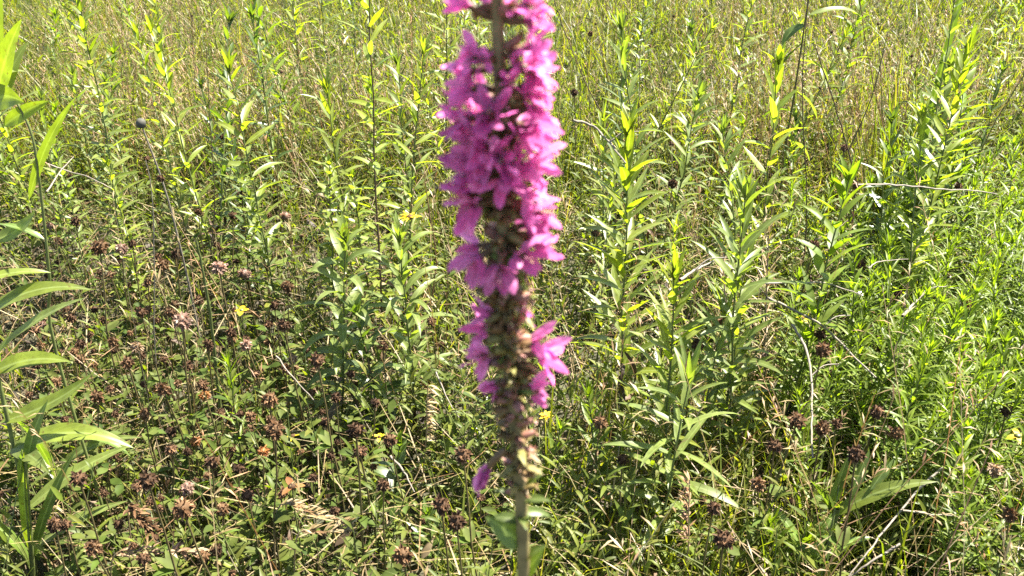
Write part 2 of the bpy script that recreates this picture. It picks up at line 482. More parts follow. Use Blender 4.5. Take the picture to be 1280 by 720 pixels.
def make_stuff():
    # green grass
    mb = MB()
    for (n, y0, y1, L0, L1, w0, w1, ns) in ((19000, 0.75, 3.2, 0.10, 0.32, 0.0025, 0.006, 5), (24000, 2.6, 6.5, 0.20, 0.46, 0.0034, 0.0075, 4), (16000, 6.0, 12.0, 0.3, 0.6, 0.006, 0.011, 3)):
        x, y = scatter(n, y0, y1)
        c, f, far = zones(x, y)
        x, y = keep(x, y, (1 - 0.6 * c) * (1 - 0.45 * f) * (0.12 + 0.16 * far + (0.88 - 0.16 * far) * patch(x * 1.6, y * 1.6)))
        m = len(x)
        c, f, far = zones(x, y)
        L = U(L0, L1, m) * (1 - 0.35 * c)
        mb.add(strips(base(x, y, -0.004), U(0, 2 * pi, m), U(0.95, 1.57, m), L, U(w0, w1, m), droop=U(0.1, 1.5, m), fold=0.35, roll=U(-0.5, 0.5, m), n=ns, cols=2 if y0 > 2 else 3, prof='grass', power=1.6, curl=U(-0.5, 0.5, m)))
    tag(mb.build('grass', M['grass']), 'fine green meadow grass between the flowering plants', 'grass', kind='stuff')

    # straw: culms with loose panicles, and fallen straws
    mb, mr = MB(), MB()
    for (n, y0, y1) in ((4200, 0.8, 2.8), (9500, 2.3, 6.5), (6500, 6.0, 12)):
        x, y = scatter(n, y0, y1)
        c, f, far = zones(x, y)
        x, y = keep(x, y, (0.35 + 0.65 * far) * (1 - 0.5 * c) * (1 - 0.6 * f) * (0.05 + 0.95 * sstep(0.3, 0.7, patch(y * 1.5 + 2, x * 1.5))))
        m = len(x)
        L = U(0.25, 0.58, m)
        az, el = U(0, 2 * pi, m), U(1.05, 1.57, m)
        th = 0.0012 if y0 < 5 else 0.003
        blk = strips(base(x, y), az, el, L, U(th, th * 1.9, m), droop=U(0, 0.6, m), fold=0.8, n=3, cols=2, prof='line')
        red = U(0, 1) < 0.5
        k = m * 4 // 5
        vs = blk[0].reshape(m, -1, 3)
        nv = vs.shape[1]
        fs = blk[1].reshape(m, -1, 4)
        us = blk[2].reshape(m, -1, 2)
        mb.add((vs[:k].reshape(-1, 3), fs[:k].reshape(-1, 4), us[:k].reshape(-1, 2)))
        mr.add((vs[k:].reshape(-1, 3), fs[k:].reshape(-1, 4) - k * nv, us[k:].reshape(-1, 2)))
        tip = (vs[:, -1] + vs[:, -2]) / 2
        mid = (vs[:, -3] + vs[:, -4]) / 2
        for j in range(11):
            s = U(0.0, 0.9, m)[:, None]
            b = tip * (1 - s) + mid * s
            blk2 = strips(b, U(0, 2 * pi, m), U(0.2, 1.4, m), U(0.008, 0.028, m), U(0.0014, 0.003, m) * (1 if y0 < 5 else 1.6), droop=U(0, 1.2, m), n=2, cols=2, prof='lance')
            v2, f2, u2 = blk2
            n2_ = len(v2) // m
            q = f2.reshape(m, -1, 4)
            mb.add((v2[:k * n2_], q[:k].reshape(-1, 4), u2[:k * n2_]))
            mr.add((v2[k * n2_:], q[k:].reshape(-1, 4) - k * n2_, u2[k * n2_:]))
    x, y = scatter(5200, 0.75, 3.6)
    m = len(x)
    mb.add(strips(base(x, y, 0) + np.stack([np.zeros(m), np.zeros(m), U(0.0, 0.16, m)], -1), U(0, 2 * pi, m), U(-0.15, 0.6, m), U(0.06, 0.26, m), U(0.001, 0.0028, m), droop=U(-0.3, 0.6, m), n=3, cols=2, prof='line'))
    tag(mb.build('dry_grass', M['dry']), 'straw coloured dry grass stalks with loose seed heads', 'dry grass', kind='stuff')
    tag(mr.build('reddish_grass', M['rust']), 'reddish brown seeding grass stalks in the far meadow', 'dry grass', kind='stuff')

    # undergrowth: small leafy shoots, too many to count
    mb, ms = MB(), MB()
    for (n, y0, y1, hs) in ((4600, 0.75, 2.8, 1.0), (6500, 2.4, 6.5, 1.6), (2600, 6, 12, 2.0)):
        x, y = scatter(n, y0, y1)
        c, f, far = zones(x, y)
        x, y = keep(x, y, (1 - 0.45 * c) * (0.4 + 0.6 * patch(x * 1.7 + 3, y * 1.7)))
        m = len(x)
        h = U(0.10, 0.27, m) * hs
        tilt = rng.normal(0, 0.18, (m, 2)) * h[:, None]
        b = base(x, y)
        top = b + np.concatenate([tilt, h[:, None]], 1)
        ms.add(tubes(np.stack([b, (b + top) / 2 + np.concatenate([tilt * -0.15, np.zeros((m, 1))], 1), top], 1), np.array([[0.0013, 0.0011, 0.0007]]), 3))
        k = 12 if y0 < 5 else 8
        for j in range(k):
            s = (j + U(0, 1, m)) / k
            s = 0.15 + 0.85 * s
            p = b * (1 - s[:, None]) + top * s[:, None]
            L = U(0.022, 0.055, m) * (1.1 - 0.5 * s) * (0.8 + 0.25 * hs)
            mb.add(strips(p, j * 2.4 + U(-0.4, 0.4, m) + U(0, 6.28), U(0.1, 1.0, m) + 0.4 * s, L, L * U(0.13, 0.24, m), droop=U(0, 1.2, m), fold=0.3, roll=U(-0.4, 0.4, m), n=3, cols=3 if y0 < 2 else 2, prof='lance'))
    o = mb.build('undergrowth', M['sprout'])
    tag(o, 'low leafy shoots crowding the meadow floor', 'undergrowth', kind='stuff')
    so = ms.build('undergrowth_stem', M['stem'], o)

    # clover leaves, three to a stalk
    mb, ms = MB(), MB()
    x, y = scatter(4200, 0.75, 3.4, near=1.1)
    c, f, far = zones(x, y)
    x, y = keep(x, y, 0.12 + 0.88 * c)
    m = len(x)
    h = U(0.03, 0.19, m)
    b = base(x, y)
    top = b + np.stack([rng.normal(0, 0.035, m), rng.normal(0, 0.035, m), h], -1)
    ms.add(tubes(np.stack([b, (b + top) / 2 + np.array([0.004, 0.003, 0.01]), top], 1), np.array([[0.0011, 0.001, 0.0008]]), 3))
    a0 = U(0, 6.28, m)
    for j in range(3):
        L = U(0.011, 0.030, m)
        mb.add(strips(top, a0 + j * 2.094, U(-0.4, 0.7, m), L, L * U(0.42, 0.62, m), droop=U(-0.2, 0.9, m), fold=U(0.0, 0.5, m), roll=U(-0.5, 0.5, m), n=4, cols=3, prof='obovate'))
    o = mb.build('clover_leaves', M['clover_leaf'])
    tag(o, 'low three part clover leaves covering the ground', 'ground cover', kind='stuff')
    ms.build('clover_leaf_stem', M['stem_brown'], o)

    # brown litter on and just above the soil
    mb = MB()
    x, y = scatter(9000, 0.7, 3.4)
    c, f, far = zones(x, y)
    x, y = keep(x, y, 0.4 + 0.6 * c)
    m = len(x)
    L = U(0.008, 0.035, m)
    mb.add(strips(base(x, y, 0.0) + np.stack([np.zeros(m), np.zeros(m), 0.002 + 0.12 * U(0, 1, m) ** 2.2], -1), U(0, 6.28, m), U(-0.5, 0.9, m), L, L * U(0.12, 0.5, m), droop=U(-1, 1.5, m), fold=U(-0.5, 0.6, m), roll=U(-1, 1, m), n=3, cols=3, prof='ovate'))
    # thin brown upright stems of the dying clover
    x, y = scatter(7000, 0.75, 3.2)
    c, f, far = zones(x, y)
    x, y = keep(x, y, 0.15 + 0.85 * c)
    m = len(x)
    mb.add(strips(base(x, y), U(0, 6.28, m), U(0.7, 1.57, m), U(0.07, 0.24, m), U(0.0012, 0.0024, m), droop=U(-0.2, 1.0, m), n=3, cols=2, prof='line'))
    tag(mb.build('leaf_litter', M['litter']), 'brown dead leaf scraps and broken stems on the soil', 'litter', kind='stuff')


make_stuff()


# ---- purple loosestrife
def make_loosestrife():
    Y0 = 0.27
    axis_px = [(655, 760), (655, 720), (652, 640), (646, 560), (640, 480), (634, 400), (630, 320), (628, 240), (627, 160), (624, 80), (622, 20), (621, -40), (620, -110)]
    pts = [at_y(px, py, Y0) for px, py in axis_px]
    low = [np.array([pts[0][0] + dx, Y0 + dy, z]) for dx, dy, z in ((0.008, 0.012, 0.0), (0.004, 0.008, 0.2), (0.002, 0.004, 0.45), (0.001, 0.001, 0.62))]
    P = poly(low + pts, 4)
    root = thing('purple_loosestrife', P[0], 'tall purple loosestrife spike with magenta flowers close to the camera', 'wildflower')
    L0 = P[0].copy()
    loc = lambda p: np.asarray(p) - L0
    rad = np.interp(P[:, 2], [0, 0.7, 0.85, 1.0, 1.1], [0.0035, 0.0028, 0.0024, 0.0019, 0.0012])
    MB().add(tubes(P - L0, rad[None], 8)).build('stem', M['spike_stem'], root)

    zs = P[:, 2]
    ax = lambda z: np.array([np.interp(z, zs, P[:, 0]), np.interp(z, zs, P[:, 1]), z])
    zpx = lambda py: at_y(630, py, Y0)[2]

    def dirv(az, el):
        return np.array([cos(az) * cos(el), sin(az) * cos(el), sin(el)])

    def calyx_blk(mb, p, az, el, L=0.007, r=0.0013, sag=0.0):
        t = np.linspace(0, 1, 6)
        e = el - sag * t
        d = np.stack([cos(az) * np.cos(e), sin(az) * np.cos(e), np.sin(e)], -1)
        S = p + np.cumsum(np.vstack([np.zeros(3), d[:-1] * L / 5]), 0)
        mb.add(tubes(S[None], (r * np.array([0.55, 0.95, 1.15, 1.05, 1.0, 0.8]))[None], 7))
        # teeth round its mouth
        a = np.arange(6) * 2 * pi / 6
        mb.add(strips(np.repeat(S[-1:], 6, 0), az + 0.9 * np.cos(a), e[-1] + 0.9 * np.sin(a), L * 0.32, r * 0.8, droop=0, n=2, cols=2, prof='line'))
        return S[-1], e[-1]

    def flower(p, az, el, size=1.0, sag=0.0, spread=1.0):
        """calyx tube, six crinkled petals and a tuft of stamens"""
        mb = MB()
        tip, e = calyx_blk(mb, p, az, el, 0.0085 * size, 0.0013 * size, sag)
        f = mb.build('flower', M['calyx'], root)
        d = dirv(az, e)
        s = np.array([-sin(az), cos(az), 0.0])
        u = np.cross(s, d) * -1
        if u[2] < 0: u = -u
        N = 6
        a = np.arange(N) * 2 * pi / N + U(0, 1)
        flare = U(0.5, 1.05, N) * spread
        D = d[None] * np.cos(flare)[:, None] + (s[None] * np.cos(a)[:, None] + u[None] * np.sin(a)[:, None]) * np.sin(flare)[:, None]
        pm = MB()
        az_ = np.arctan2(D[:, 1], D[:, 0])
        el_ = np.arcsin(np.clip(D[:, 2], -1, 1))
        pm.add(strips(np.repeat(tip[None], N, 0) - d * 0.001, az_, el_, U(0.0085, 0.0128, N) * size, U(0.0032, 0.0048, N) * size, droop=U(-0.5, 0.9, N), fold=U(-0.35, 0.35, N), roll=U(-1.2, 1.2, N), n=6, cols=5, prof='petal', curl=U(-0.5, 0.5, N), wav=0.30))
        pm.build('petals', M['petal'], f)
        sm = MB()
        N = 8
        sm.add(strips(np.repeat(tip[None], N, 0), az + U(-0.35, 0.35, N), e + U(-0.35, 0.35, N), U(0.003, 0.007, N) * size, 0.0005, droop=0.2, n=2, cols=2, prof='line'))
        sm.build('stamens', M['anther'], f)
        return f

    # whorls of calyces and bracts all along the spike
    whorl_py = [-92, -66, -42, 24, 68, 88, 115] + list(np.arange(142, 610, 21.0))
    for i, py in enumerate(whorl_py):
        z = zpx(py)
        c = ax(z)
        mb, bb = MB(), MB()
        spent = py > 318
        up_gap = py < 130
        n = 11 if spent else (2 if up_gap else 6)
        for k in range(n):
            az = 2.399 * (k + i * 0.37) + U(-0.25, 0.25)
            el = U(-0.15, 0.95) if spent else U(-0.2, 0.9)
            sc = 1.0 if py < 470 else 1.0 - 0.38 * (py - 470) / 140
            p = c - L0 + dirv(az, 0) * 0.0014 + np.array([0, 0, U(-0.0036, 0.0036)])
            calyx_blk(mb, p, az, el, U(0.0056, 0.0080) * sc, U(0.0012, 0.0017) * sc, U(-0.3, 0.7))
        for k in range(5 if spent else 2):
            az = U(0, 6.28)
            bb.add(strips((c - L0)[None], az, U(0.1, 0.9), U(0.007, 0.0125), U(0.0022, 0.0038), droop=U(0, 1.4), fold=0.4, n=4, cols=3, prof='lance'))
        w = mb.build('calyx_whorl', M['calyx'], root)
        bb.build('bract', M['calyx_green'], w)

    # flowers: loose at the top, dense in the middle, a skirt at the lower end of the dense part: (pixel row of the axis, heading, elevation, size)
    R_, L_, F_, B_ = 0.0, pi, -pi / 2, pi / 2
    bloom = [(-92, 0.3, 0.4, 1), (-90, 2.6, 0.4, 1), (-70, -0.7, 0.3, 1), (-66, 3.5, 0.3, 1), (-45, 0.1, 0.3, 1), (-42, 3.0, 0.3, 1), (-36, 4.4, 0.2, 1),
             (24, L_ - 0.05, 0.55, 1.1), (26, 0.15, 0.5, 1.1), (26, -0.35, 0.05, 1.0), (22, B_, 0.3, 1.0), (18, F_ + 0.8, 0.5, 0.7),
             (64, L_ + 0.1, 0.1, 0.8), (66, -0.8, 0.0, 0.7), (70, 0.1, 0.3, 1.0), (86, L_ - 0.1, -0.05, 1.0), (88, -0.25, 0.15, 1.1), (92, 0.5, 0.1, 1.1),
             (74, -2.2, 0.2, 0.7), (102, -1.2, 0.3, 0.7), (126, -1.9, 0.1, 0.9), (112, L_ + 0.2, 0.15, 1.0), (114, 2.5, 0.0, 1.0), (116, 0.0, 0.3, 1.0), (120, -0.5, 0.2, 0.95)]
    for q, py in enumerate((143, 161, 180, 198, 216, 234)):
        for k in range(4):
            bloom.append((py + U(-5, 5), k * 2 * pi / 4 + q * 0.8 + U(-0.3, 0.3), U(-0.2, 0.5), U(0.92, 1.12)))
    bloom += [(160, -1.1, 0.2, 1), (185, -2.0, 0.3, 1), (214, -1.5, 0.1, 1.05), (240, L_, -0.05, 1.1), (246, L_ + 0.6, 0.0, 1.1), (262, 0.0, -0.1, 1.05), (266, -0.6, 0.05, 0.9), (262, 2.6, 0.0, 0.9),
              (304, -0.15, 0.15, 1.1), (306, -0.9, -0.05, 1.0), (308, -1.7, -0.2, 1.1), (306, -2.5, -0.1, 1.05), (306, L_, 0.0, 0.9), (300, 0.7, 0.1, 1.0), (286, -0.1, 0.3, 0.85)]
    for py, az, el, size in bloom:
        p = ax(zpx(py)) - L0 + dirv(az, 0) * 0.0015
        flower(p, az, el, size * (0.9 if py < 135 else 0.96), U(-0.2, 0.3))
    # last flowers lower down: (pixel row, heading, elevation, size)
    for py, az, el, s, sag in ((396, 3.3, 0.4, 0.8, 0), (420, 2.9, 0.15, 0.95, 0), (438, 3.4, -0.05, 1.0, 0.1), (474, 3.3, -0.2, 0.75, 0.2),
                               (398, 0.0, 0.4, 0.65, 0), (432, -0.15, 0.3, 1.0, 0), (443, 0.1, -0.05, 1.2, 0), (482, -0.1, -0.1, 0.85, 0)):
        flower(ax(zpx(py)) - L0, az, el, s, sag)
    # one spent flower hanging from the foot of the spike
    p = at_y(632, 562, Y0 - 0.004) - L0
    flower(p, 3.2, -0.78, 1.15, 0.3, 0.2)

    # leaves: a small pair under the spike, larger pairs down the stalk
    lm = plant_mat('loosestrife_leaf', [(0.10, 0.155, 0.035), (0.13, 0.18, 0.045)], 0.42, TC, 0.4, 0.5, veins=0.35, nscale=120)
    for z, az, L, W, el, dr, rl in ((zpx(682), 3.05, 0.020, 0.0095, 0.85, 0.2, -1.0), (zpx(640), 0.1, 0.012, 0.0038, 0.1, 0.9, 0.6), (zpx(646), -1.4, 0.011, 0.0045, 0.6, 0.8, 0.0), (zpx(652), 3.0, 0.012, 0.0045, 0.3, 0.6, -0.5), (zpx(722), 0.15, 0.017, 0.0052, 1.15, 0.2, 0.9),
                                    (zpx(700), -0.3, 0.014, 0.0045, 1.0, 0.4, 0.5), (zpx(626), -0.3, 0.012, 0.004, 0.5, 0.6, 0.3), (zpx(622), 3.0, 0.011, 0.0036, 0.4, 0.4, -0.3), (zpx(610), 0.4, 0.010, 0.0036, 0.6, 0.5, 0.3)):
        MB().add(strips((ax(z) - L0)[None], az, el, L, W, droop=dr, fold=0.25, roll=rl, n=8, cols=5, prof='ovate', wav=0.1)).build('leaf', lm, root)
    for j, z in enumerate((0.70, 0.64, 0.57, 0.5, 0.42, 0.34, 0.26)):
        for s in (0, 1):
            MB().add(strips((ax(z) - L0)[None], 0.5 + j * pi / 2 + s * pi, 0.55, 0.05 + 0.004 * j, 0.013, droop=0.9, fold=0.25, n=8, cols=5, prof='ovate', wav=0.08)).build('leaf', lm, root)
    landmark('the loosestrife spike', 635, 400)


make_loosestrife()


# ---- lance-leaved stalks (goldenrod and its like)
def rod_parts(root, h, leafL, leafW, n, leafmat, stemmat, start=0.15, droop=(0.05, 0.7), el=(0.35, 0.95), lean=(0, 0), crowd=1.0, wob=0.02, tuft=8, stem_r=0.0022, seed=None):
    k = 9
    t = np.linspace(0, 1, k)
    S = np.stack([lean[0] * t ** 1.4, lean[1] * t ** 1.4, h * t], -1)
    S[1:-1] += rng.normal(0, wob * h / 6, (k - 2, 3)) * np.array([1, 1, 0.2])
    MB().add(tubes(S[None], (stem_r * (1.15 - 0.7 * t))[None], 6)).build('stem', stemmat, root)
    s = start + (1 - start) * (np.arange(n) + U(-0.3, 0.3, n)) / n
    s = np.clip(s, start, 0.995) ** (1 / crowd)
    p = np.stack([np.interp(s, t, S[:, i]) for i in range(3)], -1)
    size = np.interp(s, [0, 0.25, 0.6, 0.88, 1.0], [0.75, 0.95, 1.0, 0.9, 0.6])
    L = leafL * size * U(0.78, 1.12, n)
    e = U(el[0], el[1], n) + 0.55 * np.clip((s - 0.7) / 0.3, 0, 1)
    e -= 0.35 * np.clip((0.4 - s) / 0.4, 0, 1)
    mb = MB().add(strips(p, np.arange(n) * 2.399 + U(-0.3, 0.3, n), e, L, leafW * size ** 0.6 * U(0.8, 1.15, n), droop=U(*droop, n), fold=U(0.15, 0.5, n), roll=U(-0.35, 0.35, n), n=7, cols=3, prof='lance', curl=U(-0.35, 0.35, n), wav=0.06))
    if tuft:
        q = tuft
        mb.add(strips(np.repeat(S[-1:], q, 0), np.arange(q) * 2.399, U(0.85, 1.5, q), leafL * U(0.35, 0.7, q), leafW * U(0.5, 0.8, q), droop=U(-0.2, 0.5, q), fold=0.4, n=6, cols=3, prof='lance'))
    mb.build('foliage', leafmat, root)
    q = max(3, n // 7)
    s = U(0.05, 0.38, q)
    p = np.stack([np.interp(s, t, S[:, i]) for i in range(3)], -1)
    MB().add(strips(p, U(0, 6.28, q), U(-0.6, 0.3, q), leafL * U(0.4, 0.8, q), leafW * U(0.5, 0.9, q), droop=U(0.5, 2.2, q), fold=U(0.3, 1.0, q), roll=U(-0.8, 0.8, q), n=6, cols=3, prof='lance', curl=U(-1, 1, q), wav=0.2)).build('withered_foliage', M['litter'], root)
    return root


def rod(px, py, h, label, leafL=0.08, leafW=0.011, n=34, mat='rod_bright', stem='stem', cat='wild plant', name='goldenrod', lm=None, group=None, **kw):
    top = at(px, py, h)
    lean = kw.pop('lean', (U(-0.04, 0.04), U(-0.03, 0.03)))
    r = thing(name, (top[0] - lean[0], top[1] - lean[1], ground_z(top[0], top[1])), label, cat, group)
    rod_parts(r, h, leafL, leafW, n, M[mat], M[stem], lean=lean, **kw)
    if lm: landmark(lm, px, py + 40)
    return r


rod(785, 172, 0.60, 'bright green goldenrod with a tall sunlit leaf tuft just beside the flower spike', 0.10, 0.0152, 62, crowd=1.25, lm='the bright tufted goldenrod')
rod(932, 245, 0.56, 'pale grey green goldenrod with thin upright top leaves', 0.095, 0.012, 54, 'rod_pale', crowd=1.2, lm='the pale goldenrod')
rod(842, 352, 0.44, 'shorter yellow green goldenrod standing before the tufted one', 0.095, 0.0125, 46, crowd=1.15, lm='the short goldenrod', lean=(-0.01, 0.01))
rod(98, -12, 0.74, 'tall goldenrod with dense short layered leaves in the upper corner', 0.068, 0.0115, 84, 'rod_bright', lm='the tall corner goldenrod', el=(0.2, 0.7))
rod(287, 92, 0.60, 'goldenrod with a wide yellow green star of top leaves', 0.085, 0.015, 40, lm='the star topped goldenrod', el=(0.2, 0.6))
rod(462, -20, 0.78, 'thin dark stalk with sparse pale leaves behind the yellow bush', 0.07, 0.0125, 44, 'rod_bright', 'stem_dark', lm='the thin dark stalk', el=(0.0, 0.6))
rod(1210, 60, 0.66, 'bushy light green goldenrod with many spreading leaves', 0.085, 0.0125, 78, 'rod_bright', lm='the bushy goldenrod', el=(0.3, 0.9))
rod(1195, -10, 0.74, 'grey leaved stalk rising above the bushy goldenrod', 0.05, 0.009, 40, 'rod_pale', lm='the grey leaved stalk')
rod(500, 305, 0.40, 'droopy pale leaved plant with arching narrow leaves', 0.11, 0.0135, 40, 'rod_pale', lm='the droopy pale plant', droop=(0.9, 1.9), el=(0.5, 1.0))
rod(432, 305, 0.42, 'leafy plant with broad drooping pale leaves near the yellow bush', 0.085, 0.018, 38, 'rod_pale', lm='the broad drooping plant', droop=(0.8, 1.8), el=(0.3, 0.9))
rod(445, 395, 0.30, 'dark stemmed plant with wide mid green leaves in clover', 0.07, 0.018, 22, 'rod_dark', 'stem_dark', droop=(0.5, 1.5), lm='the dark stemmed plant')
rod(860, 485, 0.34, 'low sprawling goldenrod with long pale leaves under the short one', 0.11, 0.0135, 28, 'rod_pale', droop=(0.3, 0.9), el=(0.0, 0.6), lm='the sprawling goldenrod')
rod(930, 335, 0.42, 'slender goldenrod below the pale grey green one', 0.09, 0.011, 30, 'rod_bright', droop=(0.1, 0.8))
rod(905, 395, 0.34, 'thin goldenrod with backward curved leaves beside the bleached twig', 0.10, 0.012, 32, 'rod_pale', droop=(0.3, 1.0))
rod(975, 70, 0.60, 'yellow leaved young goldenrod before the curling grey stalk', 0.09, 0.018, 26, 'rod_bright', lm='the yellow leaved goldenrod', el=(0.4, 1.0))
rod(190, 40, 0.64, 'slim mid green goldenrod between the corner one and the star topped one', 0.07, 0.011, 50, 'rod_bright')
rod(610, 640 - 230, 0.30, 'dark green leafy stalk hidden behind the flower spike', 0.07, 0.011, 22, 'rod_dark')
rod(735, 500, 0.26, 'small fresh green leafy shoot to the side of the flower stem', 0.055, 0.008, 36, 'feather', lm='the fresh green shoot', el=(0.2, 0.9))
rod(700, 540, 0.20, 'short leafy shoot close behind the flower stem', 0.05, 0.007, 28, 'feather')
rod(1200, 590, 0.24, 'leafy young shoots at the lower right corner', 0.06, 0.0085, 28, 'rod_pale', lm='the corner shoots', droop=(0.3, 1.0))
rod(960, 660, 0.16, 'bright green tuft of narrow leaves at the lower edge', 0.06, 0.006, 40, 'feather', el=(0.6, 1.3), lm='the bright lower tuft')
rod(1010, 675, 0.14, 'second bright narrow leaved tuft at the lower edge', 0.06, 0.007, 30, 'feather', el=(0.5, 1.2))
rod(640, 20, 0.62, 'blue green leafy stalk far behind the flower spike', 0.05, 0.007, 50, 'rod_pale')
rod(680, 90, 0.55, 'feathery grey green plant directly behind the flower spike', 0.045, 0.005, 60, 'rod_pale')
rod(500, 560, 0.20, 'dark broad leaved seedling beside the dried clover', 0.055, 0.015, 16, 'rod_dark')
rod(535, 650, 0.14, 'bright leafy seedling low beside the loosestrife stem', 0.05, 0.010, 18, 'broad')
rod(285, 455, 0.30, 'bright green feathery stalk with needle leaves in the clover patch', 0.05, 0.0045, 44, 'feather', el=(0.5, 1.1), lm='the feathery stalk', lean=(0.012, -0.02), tuft=14)
rod(412, 208, 0.42, 'yellow green bush of small oval leaves in mid meadow', 0.042, 0.013, 60, 'rod_bright', lm='the yellow bush', el=(-0.1, 0.7), droop=(0, 0.8))
rod(440, 225, 0.38, 'smaller yellow green bush beside the larger one', 0.04, 0.012, 44, 'rod_bright', el=(-0.1, 0.7), droop=(0, 0.8))

rod(962, 285, 0.40, 'wispy pale grey dead weed between the pale goldenrod and the bent dark stem', 0.05, 0.0022, 80, 'dry', 'twig', name='dead_weed', el=(0.0, 0.9), tuft=0, lm='the wispy dead weed')
rod(905, 300, 0.36, 'small wispy grey dead weed beside the pale goldenrod', 0.045, 0.002, 60, 'dry', 'twig', name='dead_weed', el=(0.0, 0.9), tuft=0)

# fainter stalks all over the meadow, copied from six built ones
protos = []
for i in range(6):
    pr = thing('meadow_stalk', (0, 0, 0), '', 'wild plant')
    rod_parts(pr, U(0.46, 0.58), U(0.06, 0.085), U(0.009, 0.014), int(U(36, 54)), M[('rod_bright', 'rod_pale', 'rod_bright', 'rod_dark', 'rod_pale', 'feather')[i]], M['stem'], droop=(0.1, 0.8), el=(0.3, 0.95), lean=(U(-0.05, 0.05), U(-0.05, 0.05)))
    protos.append(pr)
spots = []
tries = 0
while len(spots) < 80 and tries < 6000:
    tries += 1
    px, py = U(-20, 1300), U(-40, 470) if U(0, 1) < 0.2 else U(-60, 170)
    b = at(px, py, 0.5)
    if 470 > px > -30 and py > 150 and U(0, 1) < 0.75:
        continue
    if 540 < px < 720 and py > 60:
        continue
    if b[1] > 7 or b[1] < 1.05:
        continue
    if any(abs(b[0] - q[0]) + abs(b[1] - q[1]) < 0.10 for q in spots):
        continue
    spots.append((b[0], b[1], px, py))
used = set()
for i, (x, y, px, py) in enumerate(spots):
    k = int(U(0, 6))
    if k not in used:
        used.add(k)
        r = protos[k]
        r.location = (x, y, float(ground_z(x, y)))
        r.rotation_euler = (0, 0, U(0, 6.28))
        sc = U(0.7, 1.15)
        r.scale = (sc,) * 3
    else:
        r = dup(protos[k], (x, y, ground_z(x, y)), U(0, 6.28), U(0.62, 1.18), (rng.normal(0, 0.11), rng.normal(0, 0.11)))
    r['label'] = 'slender leafy green stalk among the far grass' if py < 150 else 'slender leafy green stalk standing in mid meadow'
    r['group'] = 'leafy stalks of the far meadow' if py < 150 else 'leafy stalks of the mid meadow'
for k in range(6):
    if k not in used:
        for ch in list(protos[k].children):
            bpy.data.objects.remove(ch)
        bpy.data.objects.remove(protos[k])

# feathery asters on the sunny side
aproto = []
for i in range(5):
    pr = thing('feathery_aster', (0, 0, 0), 'bright green fine leaved aster in the dense patch at the side', 'wild plant', 'fine leaved asters')
    rod_parts(pr, U(0.26, 0.36), U(0.038, 0.056), U(0.0036, 0.0058), int(U(50, 72)), M['feather'], M['stem'], el=(0.3, 1.0), droop=(0.1, 0.9), start=0.1, lean=(U(-0.04, 0.04), U(-0.04, 0.04)), tuft=14, stem_r=0.0014)
    aproto.append(pr)
cnt = 0
tries = 0
while cnt < 175 and tries < 5000:
    tries += 1
    px, py = U(985, 1330), U(215, 640)
    w = float(sstep(960, 1120, np.array(px)) * (0.3 + 0.7 * sstep(640, 540, np.array(py))))
    if U(0, 1) > w or (1010 < px < 1180 and 540 < py < 660):
        continue
    b = at(px, py, 0.24)
    if cnt < 5:
        r = aproto[cnt]
        r.location = (b[0], b[1], float(ground_z(b[0], b[1])))
    else:
        r = dup(aproto[int(U(0, 5))], (b[0], b[1], ground_z(b[0], b[1])), U(0, 6.28), U(0.75, 1.15), (rng.normal(0, 0.12), rng.normal(0, 0.12)))
    cnt += 1


# ---- the large leaved plants at the edge, each leaf a part
def blade(root, p, az, el, L, W, droop, mat, roll=0.0, curl=0.0, prof='lance', fold=0.22, power=1.3, name='leaf'):
    return MB().add(strips(np.asarray(p)[None], az, el, L, W, droop=droop, fold=fold, roll=roll, curl=curl, n=14, cols=5, prof=prof, power=power, wav=0.07)).build(name, M[mat], root)


def leaf_to(root, o, p0, p1, W, droop, mat, y=0.98, dy=0.0, roll=0.0, fold=0.22, prof='lance', power=1.3):
    """a leaf that starts at one point and whose arching blade ends at the other"""
    a, c = at_y(*p0, y), at_y(*p1, y + dy)
    d = c - a
    ch = np.linalg.norm(d)
    el = math.asin(d[2] / ch) + droop / (power + 1)
    return blade(root, a - o, math.atan2(d[1], d[0]), el, ch * (1 + droop * droop / 24), W, droop, mat, roll, 0.0, prof, fold, power)


def big_leaf_plant(y, path_px, label, leaves, lm, rad, stem='stem'):
    P = [at_y(px, py, y) for px, py in path_px]
    o = np.array([P[0][0] + 0.01, y, 0.0])
    r = thing('broad_leaved_stalk', o, label, 'wild plant')
    Q = poly([o - o] + [p - o for p in P], 5)
    MB().add(tubes(Q[None], np.linspace(rad, rad * 0.45, len(Q))[None], 7)).build('stem', M[stem], r)
    for lf in leaves:
        leaf_to(r, o, *lf[:5], y=y, dy=lf[5], roll=lf[6])
    landmark(*lm)
    return r


